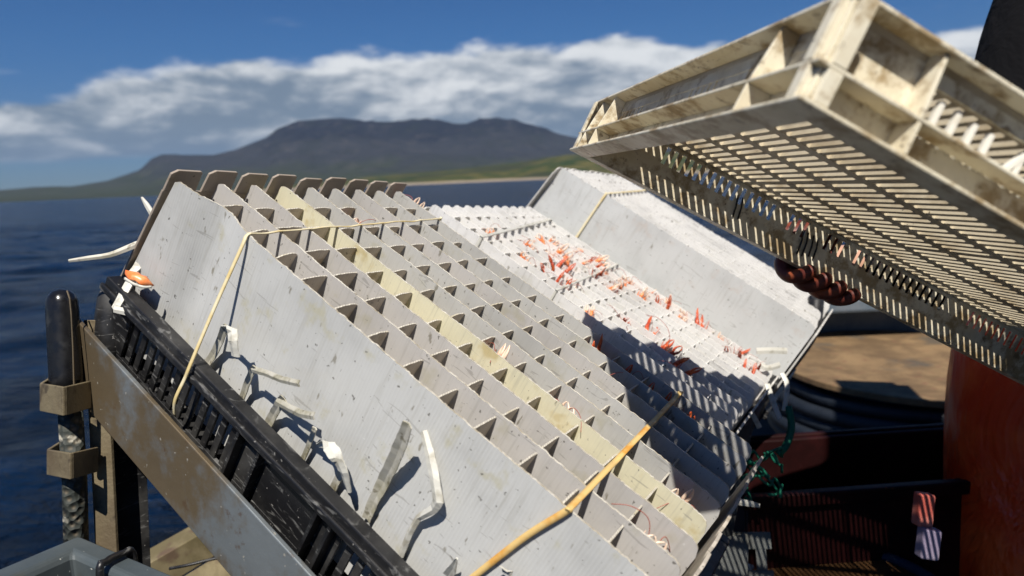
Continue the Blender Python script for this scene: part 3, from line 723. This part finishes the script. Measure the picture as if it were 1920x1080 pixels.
# ------------------------------------------------------------------ rack
rk = empty('steel_rack', MG1 @ Matrix.Translation((-.04, -.05, -.24))); tag(rk, 'weathered steel rack with a sloping rail carrying the nearest crate', 'rack')
inv = rk.matrix_world.inverted()
def part(mb, name, m, root, **kw):
    o = mb.build(name, m, root, **kw); o.matrix_parent_inverse = root.matrix_world.inverted(); return o
mb = MB(); BM = MG1
mb.box((-.040, -.046, -.262), (.90, -.041, -.186), BM); mb.box((-.038, -.0408, -.2345), (.90, -.004, -.2305), BM)
part(mb, 'sloping_rail', M_steel, rk, bevel=.001)
mb = MB(); mb.box((-.040, .37, -.262), (.90, .375, -.186), BM); mb.box((-.038, .345, -.2345), (.90, .3698, -.2305), BM); part(mb, 'sloping_rail', M_steel, rk, bevel=.001)
mb = MB(); mb.box((.68, -.0408, -.246), (.72, .3695, -.2365), BM); part(mb, 'cross_bar', M_steel, rk, bevel=.001)
# upright angle post
def post(x0, y0, x1, y1, z, wpx, dep, mb, z2=None):
    a, c = P(x0, y0, z), P(x1, y1, z2 or z); ax = (c - a); side = rt * (wpx / F * z); back = (W @ Vector((.25, .02, 1))).normalized() * dep
    mb.prism([a, a + side, c + side * 1.0, c], back)
mb = MB(); post(156, 600, 190, 1260, .722, 40, .004, mb); part(mb, 'upright_post', M_rust, rk, bevel=.0008)
mb = MB(); a, c = P(196, 640, .75), P(222, 1260, .75); bk = (W @ Vector((.75, 0, .8))).normalized() * .034
mb.prism([a, c, c + bk, a + bk], rt * .004); part(mb, 'upright_post', M_black, rk, bevel=.0008)
for (yt, yb, dx, hh) in ((722, 779, 0, 1), (846, 898, 13, 1)):
    mb = MB(); z = .70
    fr, lf, bkp, rtp = P(124 + dx, yt + 3, z - .03), P(80 + dx, yt - 4, z - .004), P(122 + dx, yt - 30, z + .03), P(172 + dx, yt - 8, z + .01)
    dn = P(124 + dx, yb, z - .03) - P(124 + dx, yt + 3, z - .03)
    for A, B_ in ((fr, lf), (fr, rtp), (lf, bkp)):
        nrm = (B_ - A).cross(dn).normalized() * .003
        mb.prism([A, B_, B_ + dn, A + dn], nrm)
    mb.tube([rtp + dn * .1 + rt * -.006, rtp + dn * .9 + rt * -.006], .004, 8)
    part(mb, 'clamp_bracket', M_rust, rk, bevel=.0008)
pl = empty('rubber_pole', Matrix.Translation(P(140, 1100, .71))); tag(pl, 'black rounded rubber topped pole held in the clamp brackets beside the water', 'pole')
mb = MB(); ax = [P(114, 542, .705), P(114, 546, .705), P(115, 554, .705), P(116, 566, .705), P(117, 585, .705), P(124, 700, .705), P(125, 745, .705)]
mb.tube(ax, [.002, .0085, .0125, .0145, .015, .0155, .0155], 20); part(mb, 'rubber_sleeve', M_rubber, pl, smooth=True)
mb = MB(); mb.ribbon([P(126, 545, .69), P(131, 560, .688), P(134, 590, .687), P(137, 650, .687), P(139, 722, .687)], rt, .0012, .0014); part(mb, 'seam', M_steel, pl)
mb = MB(); mb.tube([P(130, 740, .708), P(140, 900, .708), P(146, 1150, .708)], .0115, 16); part(mb, 'pole', M_pit, pl, smooth=True)
# lower beam
mb = MB(); A, B_ = P(235, 1082, 1.10), P(560, 895, 1.35)
d = (B_ - A).normalized(); vv = up * .055; wv_ = d.cross(up).normalized() * -.05
mb.prism([A, A - vv, B_ - vv, B_], wv_); mb.prism([A - vv * 1.02, A - vv * 1.9 - wv_ * .6, B_ - vv * 1.9 - wv_ * .6, B_ - vv * 1.02], up * -.006)
o = world_obj(mb, 'support_beam', M_beam, 'stained brown beam crossing low between the rail and the grey tub', 'beam', bevel=.003)
mb = MB(); mb.tube(smooth_pts([P(318, 1066, 1.08), P(350, 1060, 1.08), (P(400, 1048, 1.09)), P(440, 1040, 1.10), P(480, 1038, 1.12)], 5), .0025, 6); world_obj(mb, 'thin_rope', M_black, 'thin black line lying along the stained beam', 'rope', smooth=True)
# grey tub bottom left
tb = empty('grey_tub', Matrix.Translation(P(120, 1300, .8))); tag(tb, 'blue grey square tub in the bottom left corner below the pole', 'tub')
c0 = P(146, 1004, .665); eL = (P(-60, 1090, .56) - c0).normalized(); eR = (P(345, 1088, .60) - c0).normalized()
zup = Vector((0, 0, 1)); 
def ring(inset, dz, lenL=.42, lenR=.42):
    a = c0 + (eL + eR) * inset + zup * dz; return [a, a + eR * (lenR - 2 * inset), a + eR * (lenR - 2 * inset) + eL * (lenL - 2 * inset), a + eL * (lenL - 2 * inset)]
mb = MB(); levels = [ring(.006, -.25), ring(.0, -.03), ring(-.004, -.004), ring(.002, .0), ring(.022, .0), ring(.026, -.006), ring(.034, -.24)]
vs = [v for r_ in levels for v in r_]
mb.add(vs, [(i * 4 + k, i * 4 + (k + 1) % 4, (i + 1) * 4 + (k + 1) % 4, (i + 1) * 4 + k) for i in range(6) for k in range(4)] + [(0, 1, 2, 3), (24, 25, 26, 27)])
part(mb, 'tub_body', M_tub, tb, bevel=.004)
mb = MB(); q0 = c0 + eR * .075; pts = [q0 - eL * .006 - zup * .20, q0 - eL * .006 - zup * .03, q0 - eL * .005 + zup * .002, q0 + eL * .004 + zup * .005, q0 + eL * .024 + zup * .005, q0 + eL * .034 - zup * .01, q0 + eL * .042 - zup * .15]
mb.tube(smooth_pts(pts, 4), .0035, 8); world_obj(mb, 'black_cord', M_black, 'black cord looped over the rim of the grey tub', 'cord', smooth=True)

# ------------------------------------------------------------------ cream tray held upside down
Rc = Matrix(((0.15959, 0.88845, 0.43034), (0.14317, 0.41049, -0.90055), (-0.97675, 0.20533, -0.06169)))
RC = W @ Rc; MT = frame([RC.col[0], RC.col[1], RC.col[2]], W @ Vector((0.0649, -0.1567, 0.7738)) + Vector((0, 0, H)))
A_, B2, HH, IN = .457, .762, .0612, .018
tr = empty('perforated_tray', MT); tag(tr, 'stained cream perforated plastic tray held upside down above the middle grid', 'tray')
def tpart(mb, name, m=M_cream, **kw): return mb.build(name, m, tr, **kw)
def ringbox(mb, o_, i_, z0, z1):
    mb.box((o_, o_, z0), (A_ - o_, i_, z1)); mb.box((o_, B2 - i_, z0), (A_ - o_, B2 - o_, z1)); mb.box((o_, i_, z0), (i_, B2 - i_, z1)); mb.box((A_ - i_, i_, z0), (A_ - o_, B2 - i_, z1))
mb = MB(); ringbox(mb, 0, IN + .003, 0, .0026); tpart(mb, 'mouth_rim', bevel=.0008)
mb = MB(); ringbox(mb, .001, IN - .0003, .0205, .0228); tpart(mb, 'middle_flange', bevel=.0006)
mb = MB(); ringbox(mb, .003, IN - .0003, HH - .0028, HH - .0003); tpart(mb, 'top_flange', bevel=.0006)
# walls
WT = .003; z0, z1 = .0027, HH - .0064
def vslot_wall(swap, pos, v0, v1, groups, pitch=.0105, sw=.0052, za=.016, zb_=.047):
    mb = MB(); sl = []
    for a, n in groups: sl += [a + pitch * i for i in range(n)]
    sl = [s for s in sl if v0 + .006 < s < v1 - .006]
    if swap:
        M_ = Matrix(((0, 1, 0, 0), (1, 0, 0, 0), (0, 0, 1, 0), (0, 0, 0, 1)))
        mb2 = MB(); slotted(mb2, v0, v1, z0, z1, pos, pos + WT, sl, sw, za, zb_); mb2.v = [tuple(M_ @ Vector(v)) for v in mb2.v]; return mb2
    slotted(mb, v0, v1, z0, z1, pos, pos + WT, sl, sw, za, zb_); return mb
tpart(vslot_wall(False, IN, IN, A_ - IN, [(.075, 7), (.25, 5), (.34, 4)], za=.028, zb_=.046, sw=.0035), 'short_wall')
tpart(vslot_wall(False, B2 - IN - WT, IN, A_ - IN, [(.10, 22)], za=.028, zb_=.046), 'short_wall')
tpart(vslot_wall(True, IN, IN + .0031, B2 - IN - .0031, [(.10, 15), (.275, 3), (.33, 3), (.375, 14), (.56, 14)], za=.031, zb_=.051), 'long_wall')
# near long wall: solid at the corner, then an open run of pegs
mb = MB(); xw = A_ - IN - WT
mb.box((xw, IN + .0031, z0), (A_ - IN, .074, z1)); mb.box((xw, .074, z0), (A_ - IN, B2 - IN - .0031, .0204)); mb.box((xw, .074, HH - .014), (A_ - IN, B2 - IN - .0031, z1)); mb.box((xw, B2 - .12, .0204), (A_ - IN, B2 - IN - .0031, HH - .014))
tpart(mb, 'long_wall')
mb = MB(); v = .084; k = 0
while v < B2 - .13:
    if k == 4:
        Mx = Matrix.Translation((xw + .0015, v, .021)) @ Matrix.Rotation(-.55, 4, 'X'); mb.box((-.0020, -.0018, 0), (.0020, .0018, .034), Mx)
    elif k % 9 != 7:
        mb.box((xw - .0006, v - .0017, .0206), (xw + .0032, v + .0017, .0206 + random.uniform(.0215, .0245)))
    v += .0118; k += 1
tpart(mb, 'peg_row', M_peg, bevel=.0005)
# base lattice
mb = MB(); bt, bb = HH - .0003, HH - .0062; u0, u1, v0, v1 = IN + .0002, A_ - IN - .0002, IN + .0002, B2 - IN - .0002
mg = .020
mb.box((u0, v0, bb), (u1, v0 + mg, bt)); mb.box((u0, v1 - mg, bb), (u1, v1, bt)); mb.box((u0, v0 + mg, bb), (u0 + .007, v1 - mg, bt)); mb.box((u1 - mg, v0 + mg, bb), (u1, v1 - mg, bt))
ub = u0 + .007; col_e = [.024] + [.024 + .0605 * i for i in range(1, 7)]
for ce in col_e[:-1]:
    mb.box((ub + ce - .0058, v0 + mg, bb + .0003), (ub + ce + .0058, v1 - mg, bt - .0003))
v = v0 + mg + .0052; kk = 0
while v < v1 - mg - .004:
    wd = .0025 if kk % 15 else .0040
    mb.box((ub, v - wd, bb + .0006), (u1 - mg, v + wd - .0005, bt - .0006)); v += .0104 if kk % 15 else .0120; kk += 1
tpart(mb, 'slotted_base', M_creamin)
# stacking rib inside the base, gussets and corner posts
GW = .0024
def gus_short(u): 
    mb = MB(); mb.prism([(u, .0015, .0230), (u, IN - .0004, .0230), (u, IN - .0004, HH - .003), (u, .0060, HH - .003)], (GW, 0, 0)); mb.prism([(u, .0005, .0028), (u, IN - .0004, .0028), (u, IN - .0004, .0203), (u, .0012, .0203)], (GW, 0, 0)); tpart(mb, 'gusset', bevel=.0004)
def gus_long(v):
    x = A_; mb = MB(); mb.prism([(x - .0015, v, .0230), (x - IN + .0004, v, .0230), (x - IN + .0004, v, HH - .003), (x - .006, v, HH - .003)], (0, GW, 0)); mb.prism([(x - .0005, v, .0028), (x - IN + .0004, v, .0028), (x - IN + .0004, v, .0203), (x - .0012, v, .0203)], (0, GW, 0)); tpart(mb, 'gusset', bevel=.0004)
for u in (.030, .072, .385): gus_short(u)
for v in (.064, .36, .66): gus_long(v)
for cx, cy, sx, sy in ((A_, 0, -1, 1), (0, 0, 1, 1), (A_, B2, -1, -1), (0, B2, 1, -1)):
    mb = MB()
    def bx(a, c, e, f_, z0_, z1_):
        xs_ = sorted((cx + sx * a, cx + sx * c)); ys_ = sorted((cy + sy * e, cy + sy * f_)); mb.box((xs_[0], ys_[0], z0_), (xs_[1], ys_[1], z1_))
    for z0_, z1_ in ((.0028, .0203), (.0230, HH - .0030)):
        bx(.0008, .0034, .008, .0165, z0_, z1_); bx(.0008, .0165, .0008, .0034, z0_, z1_) if False else None
        bx(.008, .0165, .0008, .0034, z0_, z1_); bx(.0052, .0078, .0052, .0078, z0_, z1_)
        bx(.0034, .0078, .008, .0104, z0_, z1_); bx(.0080, .0104, .0034, .0078, z0_, z1_)
    tpart(mb, 'corner_post', bevel=.0004)
# blue and black knotted ties threaded in the far wall
for v in (.205, .212, .30, .307, .315, .322):
    mb = MB(); mb.tube([(IN + .004, v, .012 + .004 * math.sin(v * 900)), (IN + .0055, v - .003, .028), (IN + .004, v - .006, .040)], .0011, 5)
    tpart(mb, 'tie_cord', M_rubber, smooth=True)

# ------------------------------------------------------------------ boat: deck, bulwark, drum, boxes
DZ = 1.45
mb = MB(); mb.box((.10, -2.2, DZ - .06), (4.2, 4.6, DZ)); tag(mb.build('deck', M_deck), kind='structure')
mb = MB(); mb.box((.04, -2.2, -.3), (.0985, 4.6, DZ + .12)); tag(mb.build('hull', M_hull, bevel=.01), kind='structure')
bw = empty('bulwark', Matrix.Translation((2.2, 2.9, DZ))); tag(bw, 'blue grey painted bulwark beyond the round drum', 'bulwark')
mb = MB(); mb.box((.62, 2.75, DZ), (4.2, 2.83, 2.04)); part(mb, 'plating', M_bulw, bw, bevel=.01)
mb = MB(); mb.box((.56, 2.55, 2.042), (4.2, 2.95, 2.10)); part(mb, 'capping', M_bulw, bw, bevel=.012)
# round drum with a brown board on top
px, py, pz = P(1705, 700, 1.72)
lidz = 1.93
R_ = .46
ray = W @ Vector(((1715 - 960) / F, (674 - 540) / F, 1)); t = (lidz - H) / ray.z; ctr = ray * t + Vector((0, 0, H)); ctr.z = lidz
dr = empty('hose_drum', Matrix.Translation((ctr.x, ctr.y, DZ))); tag(dr, 'round drum with a sandy brown board top, coiled with dark navy hose', 'drum')
def disc(mb, c, r, z0, z1, n=64, wob=0):
    rr = [r * (1 + wob * noise.noise((math.cos(6.2832 * k / n) * 2, math.sin(6.2832 * k / n) * 2, 0))) for k in range(n)]
    mb.prism([(c.x + rr[k] * math.cos(6.2832 * k / n), c.y + rr[k] * math.sin(6.2832 * k / n), z0) for k in range(n)], (0, 0, z1 - z0))
mb = MB(); disc(mb, ctr, R_, lidz - .022, lidz, wob=.02); part(mb, 'board_top', M_lid, dr, bevel=.004)
mb = MB(); disc(mb, ctr, R_ - .10, DZ, lidz - .024, 40); part(mb, 'drum_core', M_navy, dr)
for k, (dz, rr) in enumerate(((-.06, .0), (-.105, .02), (-.15, .012), (-.195, .03), (-.24, .02))):
    mb = MB(); mb.tube([(ctr.x + (R_ - .03 + rr) * math.cos(a), ctr.y + (R_ - .03 + rr) * math.sin(a), lidz + dz + .006 * math.sin(3 * a + k)) for a in [6.2832 * i / 64 for i in range(65)]], .023, 10, caps=False); part(mb, 'hose_turn', M_hose, dr, smooth=True)
# boxes stacked in front of the drum
def fishbox(c, sx, sy, sz, rz, m, label, mrim=None, band_m=None):
    M = Matrix.Translation(c) @ Matrix.Rotation(rz, 4, 'Z'); r_ = empty('fish_box', M); tag(r_, label, 'box', 'boxes stacked low on the right')
    mb = MB(); t_ = .012
    mb.box((-sx / 2, -sy / 2, 0), (sx / 2, -sy / 2 + t_, sz)); mb.box((-sx / 2, sy / 2 - t_, 0), (sx / 2, sy / 2, sz)); mb.box((-sx / 2, -sy / 2 + t_, 0), (-sx / 2 + t_, sy / 2 - t_, sz)); mb.box((sx / 2 - t_, -sy / 2 + t_, 0), (sx / 2, sy / 2 - t_, sz)); mb.box((-sx / 2 + t_, -sy / 2 + t_, .004), (sx / 2 - t_, sy / 2 - t_, .016))
    mb.build('box_shell', m, r_, bevel=.003)
    mb = MB(); o_ = .014
    mb.box((-sx / 2 - o_, -sy / 2 - o_, sz - .02), (sx / 2 + o_, -sy / 2 - .001, sz + .004)); mb.box((-sx / 2 - o_, sy / 2 + .001, sz - .02), (sx / 2 + o_, sy / 2 + o_, sz + .004))
    mb.box((-sx / 2 - o_, -sy / 2 - .001, sz - .02), (-sx / 2 - .001, sy / 2 + .001, sz + .004)); mb.box((sx / 2 + .001, -sy / 2 - .001, sz - .02), (sx / 2 + o_, sy / 2 + .001, sz + .004))
    mb.build('box_rim', mrim or m, r_, bevel=.003)
    return r_
c = P(1650, 900, 1.31)
fishbox(Vector((c.x + .02, c.y, 1.83)), .66, .24, .22, .06, M_redbox, 'maroon fish box on top of the low stack')
b2 = fishbox(Vector((c.x + .02, c.y, 1.60)), .66, .24, .225, .05, M_purple, 'dark violet fish box under the maroon one')
b3 = fishbox(Vector((c.x + .02, c.y, DZ + .002)), .66, .24, .142, .06, M_brown, 'brown fish box at the bottom of the low stack')
# sun-caught pieces at the right end of the stack
def thinbox(x, y, z, w, h, t_, m, name, label, cat, roll=0):
    M = Matrix.Translation(P(x, y, z)) @ mr.to_4x4() @ Matrix.Rotation(roll, 4, 'Z'); mb = MB(); mb.box((-w / 2, -h / 2, -t_ / 2), (w / 2, h / 2, t_ / 2)); o = mb.build(name, m, bevel=.003); o.matrix_world = M; return tag(o, label, cat)
thinbox(1731, 955, 1.05, .024, .050, .02, M_pinkp, 'plastic_can', 'faded red can standing beside the orange trousers', 'can', -.1)
thinbox(1740, 1018, 1.04, .028, .046, .02, M_lilac, 'lilac_carton', 'lilac carton below the faded red can', 'carton', -.12)
tb2 = empty('round_tub', Matrix.Translation(P(1590, 1180, 1.15))); tag(tb2, 'round brown tub with a dark rim and yellow stripes at the bottom right', 'tub')
tc_ = P(1590, 1120, 1.1)
mb = MB(); mb.tube([tc_ - zup * .35, tc_ - zup * .02, tc_], [.12, .15, .152], 40); part(mb, 'tub_wall', M_brown, tb2, smooth=False)
mb = MB(); mb.tube([(tc_.x + .158 * math.cos(a), tc_.y + .158 * math.sin(a), tc_.z + .004) for a in [6.2832 * i / 48 for i in range(49)]], .009, 10, caps=False); part(mb, 'tub_rim', M_navy, tb2, smooth=True)
for dz in (.022, .06):
    mb = MB(); mb.tube([tc_ + Vector((0, 0, -dz - .022)), tc_ + Vector((0, 0, -dz))], [.1535, .1545], 40); part(mb, 'yellow_stripe', M_yellow, tb2)

# --- structure under the lower ends of the middle grid
sr = empty('perforated_stand', Matrix.Translation(P(1380, 1100, 1.0))); tag(sr, 'dull metal stand with square holes below the middle grid', 'stand')
mb = MB()
Ms = frame([rt, (W @ Vector((0, .25, 1))).normalized(), (W @ Vector((0, -1, .25))).normalized()], P(1300, 1130, 1.02))
mb.box((-.02, 0, -.10), (.125, .004, .045), Ms); mb.box((-.02, .0005, .075), (.125, .0035, .10), Ms)
for k in range(5): mb.box((-.02 + .030 * k, .0005, .045), (-.004 + .030 * k, .0035, .075), Ms)
part(mb, 'front_plate', M_zinc, sr, bevel=.001)
mb = MB(); mb.prism([P(1330, 1010, .98), P(1405, 1000, 1.0), P(1400, 1120, .95), P(1300, 1120, .93)], W @ Vector((0, .01, .004))); part(mb, 'sloping_tray', M_zinc, sr, bevel=.001)
mb = MB(); mb.prism([P(1395, 770, 1.10), P(1420, 760, 1.12), P(1350, 1130, 1.0), P(1320, 1130, .99)], W @ Vector((.004, 0, .02))); part(mb, 'leg', M_black, sr, bevel=.001)
# end rail of the rack beyond the middle and far grids
er = empty('end_rail', Matrix.Translation(P(1440, 800, 1.1))); tag(er, 'dark rail closing the lower ends of the middle and far grids', 'rail')
mb = MB(); mb.tube(smooth_pts([P(1530, 560, 1.40), P(1520, 620, 1.36), P(1480, 680, 1.30), P(1430, 740, 1.23), P(1390, 810, 1.15), P(1360, 900, 1.07)], 4), .016, 10); part(mb, 'tube_rail', M_black, er, smooth=True)
GN = 'loose white strips hanging by the lower end of the middle grid'
def strip2(pix, w, m, label, wd=up):
    mb = MB(); mb.ribbon(smooth_pts([P(*a) for a in pix], 3), wd, w, .0018, cup=.001); world_obj(mb, 'plastic_strip', m, label, 'plastic strip', GN)
strip2([(1418, 658, 1.18), (1445, 657, 1.18), (1475, 658, 1.19)], .011, M_wstrip, 'bright white strip end lying level at the far grid corner', up)
strip2([(1425, 684, 1.17), (1440, 690, 1.17), (1462, 684, 1.18)], .010, M_wstrip, 'bright white strip end just below the level one', up)
strip2([(1438, 720, 1.14), (1448, 750, 1.13), (1462, 785, 1.12)], .009, M_wstrip, 'white strip hanging down beside the dark rail', rt)
strip2([(1466, 700, 1.15), (1476, 725, 1.14), (1470, 770, 1.14)], .008, M_wstrip, 'white strip bent outward to the right of the dark rail', rt)
strip2([(1408, 772, 1.10), (1418, 790, 1.09), (1424, 802, 1.09)], .008, M_wstrip, 'short white strip near the green net', rt)
strip2([(1348, 932, .93), (1380, 940, .93), (1405, 944, .93), (1424, 948, .93)], [.006, .009, .008, .005], M_wstrip, 'white strip pointing right below the green net', up)
strip2([(1290, 1018, .83), (1310, 1045, .83), (1338, 1085, .83)], [.004, .006, .005], M_strip, 'thin pale strip pointing down below the nearest grid corner', rt)
# green net
mb = MB(); rngn = random.Random(3)
for k in range(16):
    x, y, z = rngn.uniform(1388, 1462), rngn.uniform(835, 935), rngn.uniform(1.02, 1.10); pts = [(x, y, z)]
    for i in range(4): x += rngn.uniform(-26, 26); y += rngn.uniform(-22, 26); z += rngn.uniform(-.02, .02); pts.append((min(1466, max(1384, x)), min(945, max(825, y)), z))
    mb.tube(smooth_pts([P(*a) for a in pts], 3), .0022, 5)
for pts in ([(1478, 762, 1.14), (1484, 800, 1.13), (1474, 835, 1.12), (1458, 852, 1.12)],): mb.tube(smooth_pts([P(*a) for a in pts], 4), .006, 7)
world_obj(mb, 'net_bundle', M_greenrope, 'tangled green twine net under the lower end of the middle grid', 'net', smooth=True)

# ------------------------------------------------------------------ unseen cabin-shaped block added behind and right of the camera to shade the deck
wh = empty('shade_block', Matrix.Translation((1.5, -1.2, DZ))); tag(wh, 'unseen blue grey block added behind the camera to shade the working deck', 'shade_block')
mb = MB(); mb.box((.63, -2.2, DZ + .002), (2.5, -.10, 3.98)); part(mb, 'shade_block_body', M_bulw, wh, bevel=.02)
mb = MB(); mb.box((.61, -2.26, 3.982), (2.58, -.06, 4.05)); part(mb, 'shade_block_top', M_zinc, wh, bevel=.015)
for xw_ in (.78, 1.36, 1.94):
    mb = MB(); mb.box((xw_, -.0995, 2.95), (xw_ + .44, -.085, 3.6)); part(mb, 'shade_block_pane', M_dark, wh, bevel=.006)
# ------------------------------------------------------------------ fisherman
def skin_obj(name, chains, m, parent, sub=2, root=0):
    """chains: list of lists of (point, radius); points equal within 1e-4 are joined"""
    vs, rs, es = [], [], []
    def vid(p, r):
        for i, v in enumerate(vs):
            if (v - Vector(p)).length < 1e-4: return i
        vs.append(Vector(p)); rs.append(r); return len(vs) - 1
    for ch in chains:
        ids = [vid(p, r) for p, r in ch]; es += [(a, c) for a, c in zip(ids, ids[1:])]
    me = bpy.data.meshes.new(name); me.from_pydata(vs, es, []); me.materials.append(m)
    o = bpy.data.objects.new(name, me); COL.objects.link(o)
    o.modifiers.new('skin', 'SKIN'); 
    for i, r in enumerate(rs): 
        rr = r if hasattr(r, '__len__') else (r, r); me.skin_vertices[0].data[i].radius = rr
    me.skin_vertices[0].data[root].use_root = True
    o.modifiers['skin'].use_smooth_shade = True
    s = o.modifiers.new('sub', 'SUBSURF'); s.levels = sub; s.render_levels = sub
    if parent: o.parent = parent; o.matrix_parent_inverse = parent.matrix_world.inverted()
    return o
T_ = lambda u, v, w: MT @ Vector((u, v, w))
PX, PY = .995, 1.12
pe = empty('person', Matrix.Translation((PX, PY, DZ))); tag(pe, 'person in black jacket and orange oilskin trousers, gripping the tray with rubber gloves', 'person')
fw = Vector((-.30, -.95, 0)).normalized(); lf = Vector((fw.y, -fw.x, 0))  # facing the tray; lf = image-left side arm
def B3(a, f_, z):
    t = max(0, z - .93); return Vector((PX + .10 * t, PY - .10 * t, DZ)) + lf * a + fw * f_ + zup * z
if (B3(1, 0, 0) - B3(0, 0, 0)).x > 0: lf = -lf
hand = T_(-.035, .345, .012)
hip, waist, chest, neck0, neck1 = B3(0, 0, .93), B3(0, .01, 1.08), B3(0, .02, 1.30), B3(0, .02, 1.47), B3(0, .03, 1.55)
shl, shr = B3(.19, .01, 1.42), B3(-.19, .01, 1.42)
elb = P(1868, 505, .955); hand2 = T_(.22, .775, .01); elb2 = hand2.lerp(shr, .5) + Vector((.1, -.02, -.12))
def leg(s):
    return [B3(0, 0, .93), B3(.095 * s, 0, .86), B3(.105 * s, .03, .48), B3(.11 * s, 0, .09), B3(.11 * s, .12, .045)]
bodych = [[(hip, .13), (waist, .125), (chest, .14), (neck0, .075), (neck1, .055), (B3(0, .035, 1.63), .075), (B3(0, .04, 1.70), .088), (B3(0, .03, 1.77), .06)],
          [(chest, .14), (shl, .045), (elb, .040), (hand, .026)], [(chest, .14), (shr, .045), (elb2, .040), (hand2, .028)]]
for s in (-1, 1): bodych.append(list(zip(leg(s), (.13, .085, .058, .042, .035))))
skin_obj('body', bodych, M_skin, pe)
# face: nose, ears, eyes, mouth
mb = MB(); hc = B3(0, .04, 1.70)
mb.tube([hc + fw * .085 + zup * .02, hc + fw * .115 - zup * .015, hc + fw * .095 - zup * .025], [.008, .014, .01], 8)
for s in (-1, 1):
    mb.tube([hc + lf * .078 * s + zup * .02, hc + lf * .092 * s, hc + lf * .08 * s - zup * .03], [.008, .014, .007], 8)
part(mb, 'face_features', M_skin, pe, smooth=True)
mb = MB()
for s in (-1, 1): mb.tube([hc + lf * .032 * s + fw * .078 + zup * .012, hc + lf * .032 * s + fw * .092 + zup * .012], [.011, .006], 10)
part(mb, 'eye', M_dark, pe, smooth=True)
mb = MB(); mb.tube([hc + lf * .022 + fw * .088 - zup * .05, hc + fw * .096 - zup * .052, hc - lf * .022 + fw * .088 - zup * .05], [.003, .006, .003], 8); part(mb, 'mouth', M_shell2, pe, smooth=True)
skin_obj('hair', [[(hc + zup * .06 - fw * .03, .085), (hc + zup * .085 - fw * .01, .075), (hc + zup * .08 + fw * .04, .05)], [(hc + zup * .06 - fw * .03, .085), (hc - fw * .05, .07)]], M_hair, pe)
jk = [[(B3(0, .01, 1.00), .155), (B3(0, .01, 1.12), .158), (chest, .175), (B3(0, .02, 1.44), .12), (B3(0, .025, 1.52), .072)],
      [(chest, .175), (shl, .098), (shl.lerp(elb, .5), .080), (elb, .066), (elb.lerp(hand, .5), .056), (elb.lerp(hand, .82), .046)],
      [(chest, .175), (shr, .090), (shr.lerp(elb2, .5), .075), (elb2, .066), (elb2.lerp(hand2, .82), .046)]]
skin_obj('jacket', jk, M_jacket, pe)
trch = [[(B3(0, .005, 1.10), .175), (B3(0, .005, 1.00), .19), (B3(0, 0, .90), .185)]]
for s in (-1, 1): trch.append(list(zip([B3(0, 0, .90), B3(.105 * s, 0, .82), B3(.105 * s, .03, .48), B3(.105 * s, .01, .16)], (.175, .14, .125, .11))))
skin_obj('oilskin_trousers', trch, M_oil, pe)
for s in (-1, 1):
    skin_obj('boot', [[(B3(.12 * s, 0, .26), .075), (B3(.12 * s, 0, .09), .06), (B3(.12 * s, .08, .05), .05), (B3(.12 * s, .18, .04), .042)]], M_rubber, pe, sub=1)
    mb = MB(); mb.ribbon(smooth_pts([B3(.08 * s, .19, 1.24), B3(.11 * s, .19, 1.32), B3(.12 * s, .13, 1.47), B3(.12 * s, .02, 1.535), B3(.11 * s, -.10, 1.48), B3(.06 * s, -.185, 1.25)], 4), lf, .045, .004); part(mb, 'shoulder_strap', M_rubber, pe)
mb = MB(); mb.ribbon([B3(.11, .185, 1.05), B3(.11, .205, 1.15), B3(.11, .215, 1.20), B3(.11, .21, 1.25)], lf, [.28, .25, .20, .15], .012, cup=.02); part(mb, 'bib', M_oil, pe, smooth=True)
# gloves: palm outside the rim, fingers curled under and up inside
def glove(org, along, acr, upv, parent):
    """org on the rim's outer edge; along = rim direction, acr = into the tray, upv = away from the mouth"""
    g = lambda a, c, u: org + along * a + acr * c + upv * u
    ch = [[(g(.0, -.030, .075), .030), (g(.0, -.026, .045), (.036, .018)), (g(.0, -.022, .018), (.040, .016))]]
    for k, (a, L) in enumerate(((-.034, .9), (-.011, 1.05), (.012, 1.0), (.034, .85))):
        ch.append([(g(.0, -.022, .018), (.040, .016)), (g(a - .003, -.018, .0), .0108), (g(a + .001, -.006, -.0125), .0100), (g(a + .006, .010, -.0155 * L), .0102), (g(a + .011, .024, -.006), .0098), (g(a + .014, .030, .008 * L), .0088)])
    ch.append([(g(.0, -.026, .045), (.036, .018)), (g(-.045, -.030, .035), .014), (g(-.062, -.022, .018), .0125), (g(-.066, -.008, .008), .010)])
    return skin_obj('glove', ch, M_glove, parent)
glove(T_(0, .345, 0), RC.col[1], RC.col[0], RC.col[2], pe)
glove(T_(.22, B2, 0), -RC.col[0], -RC.col[1], RC.col[2], pe)
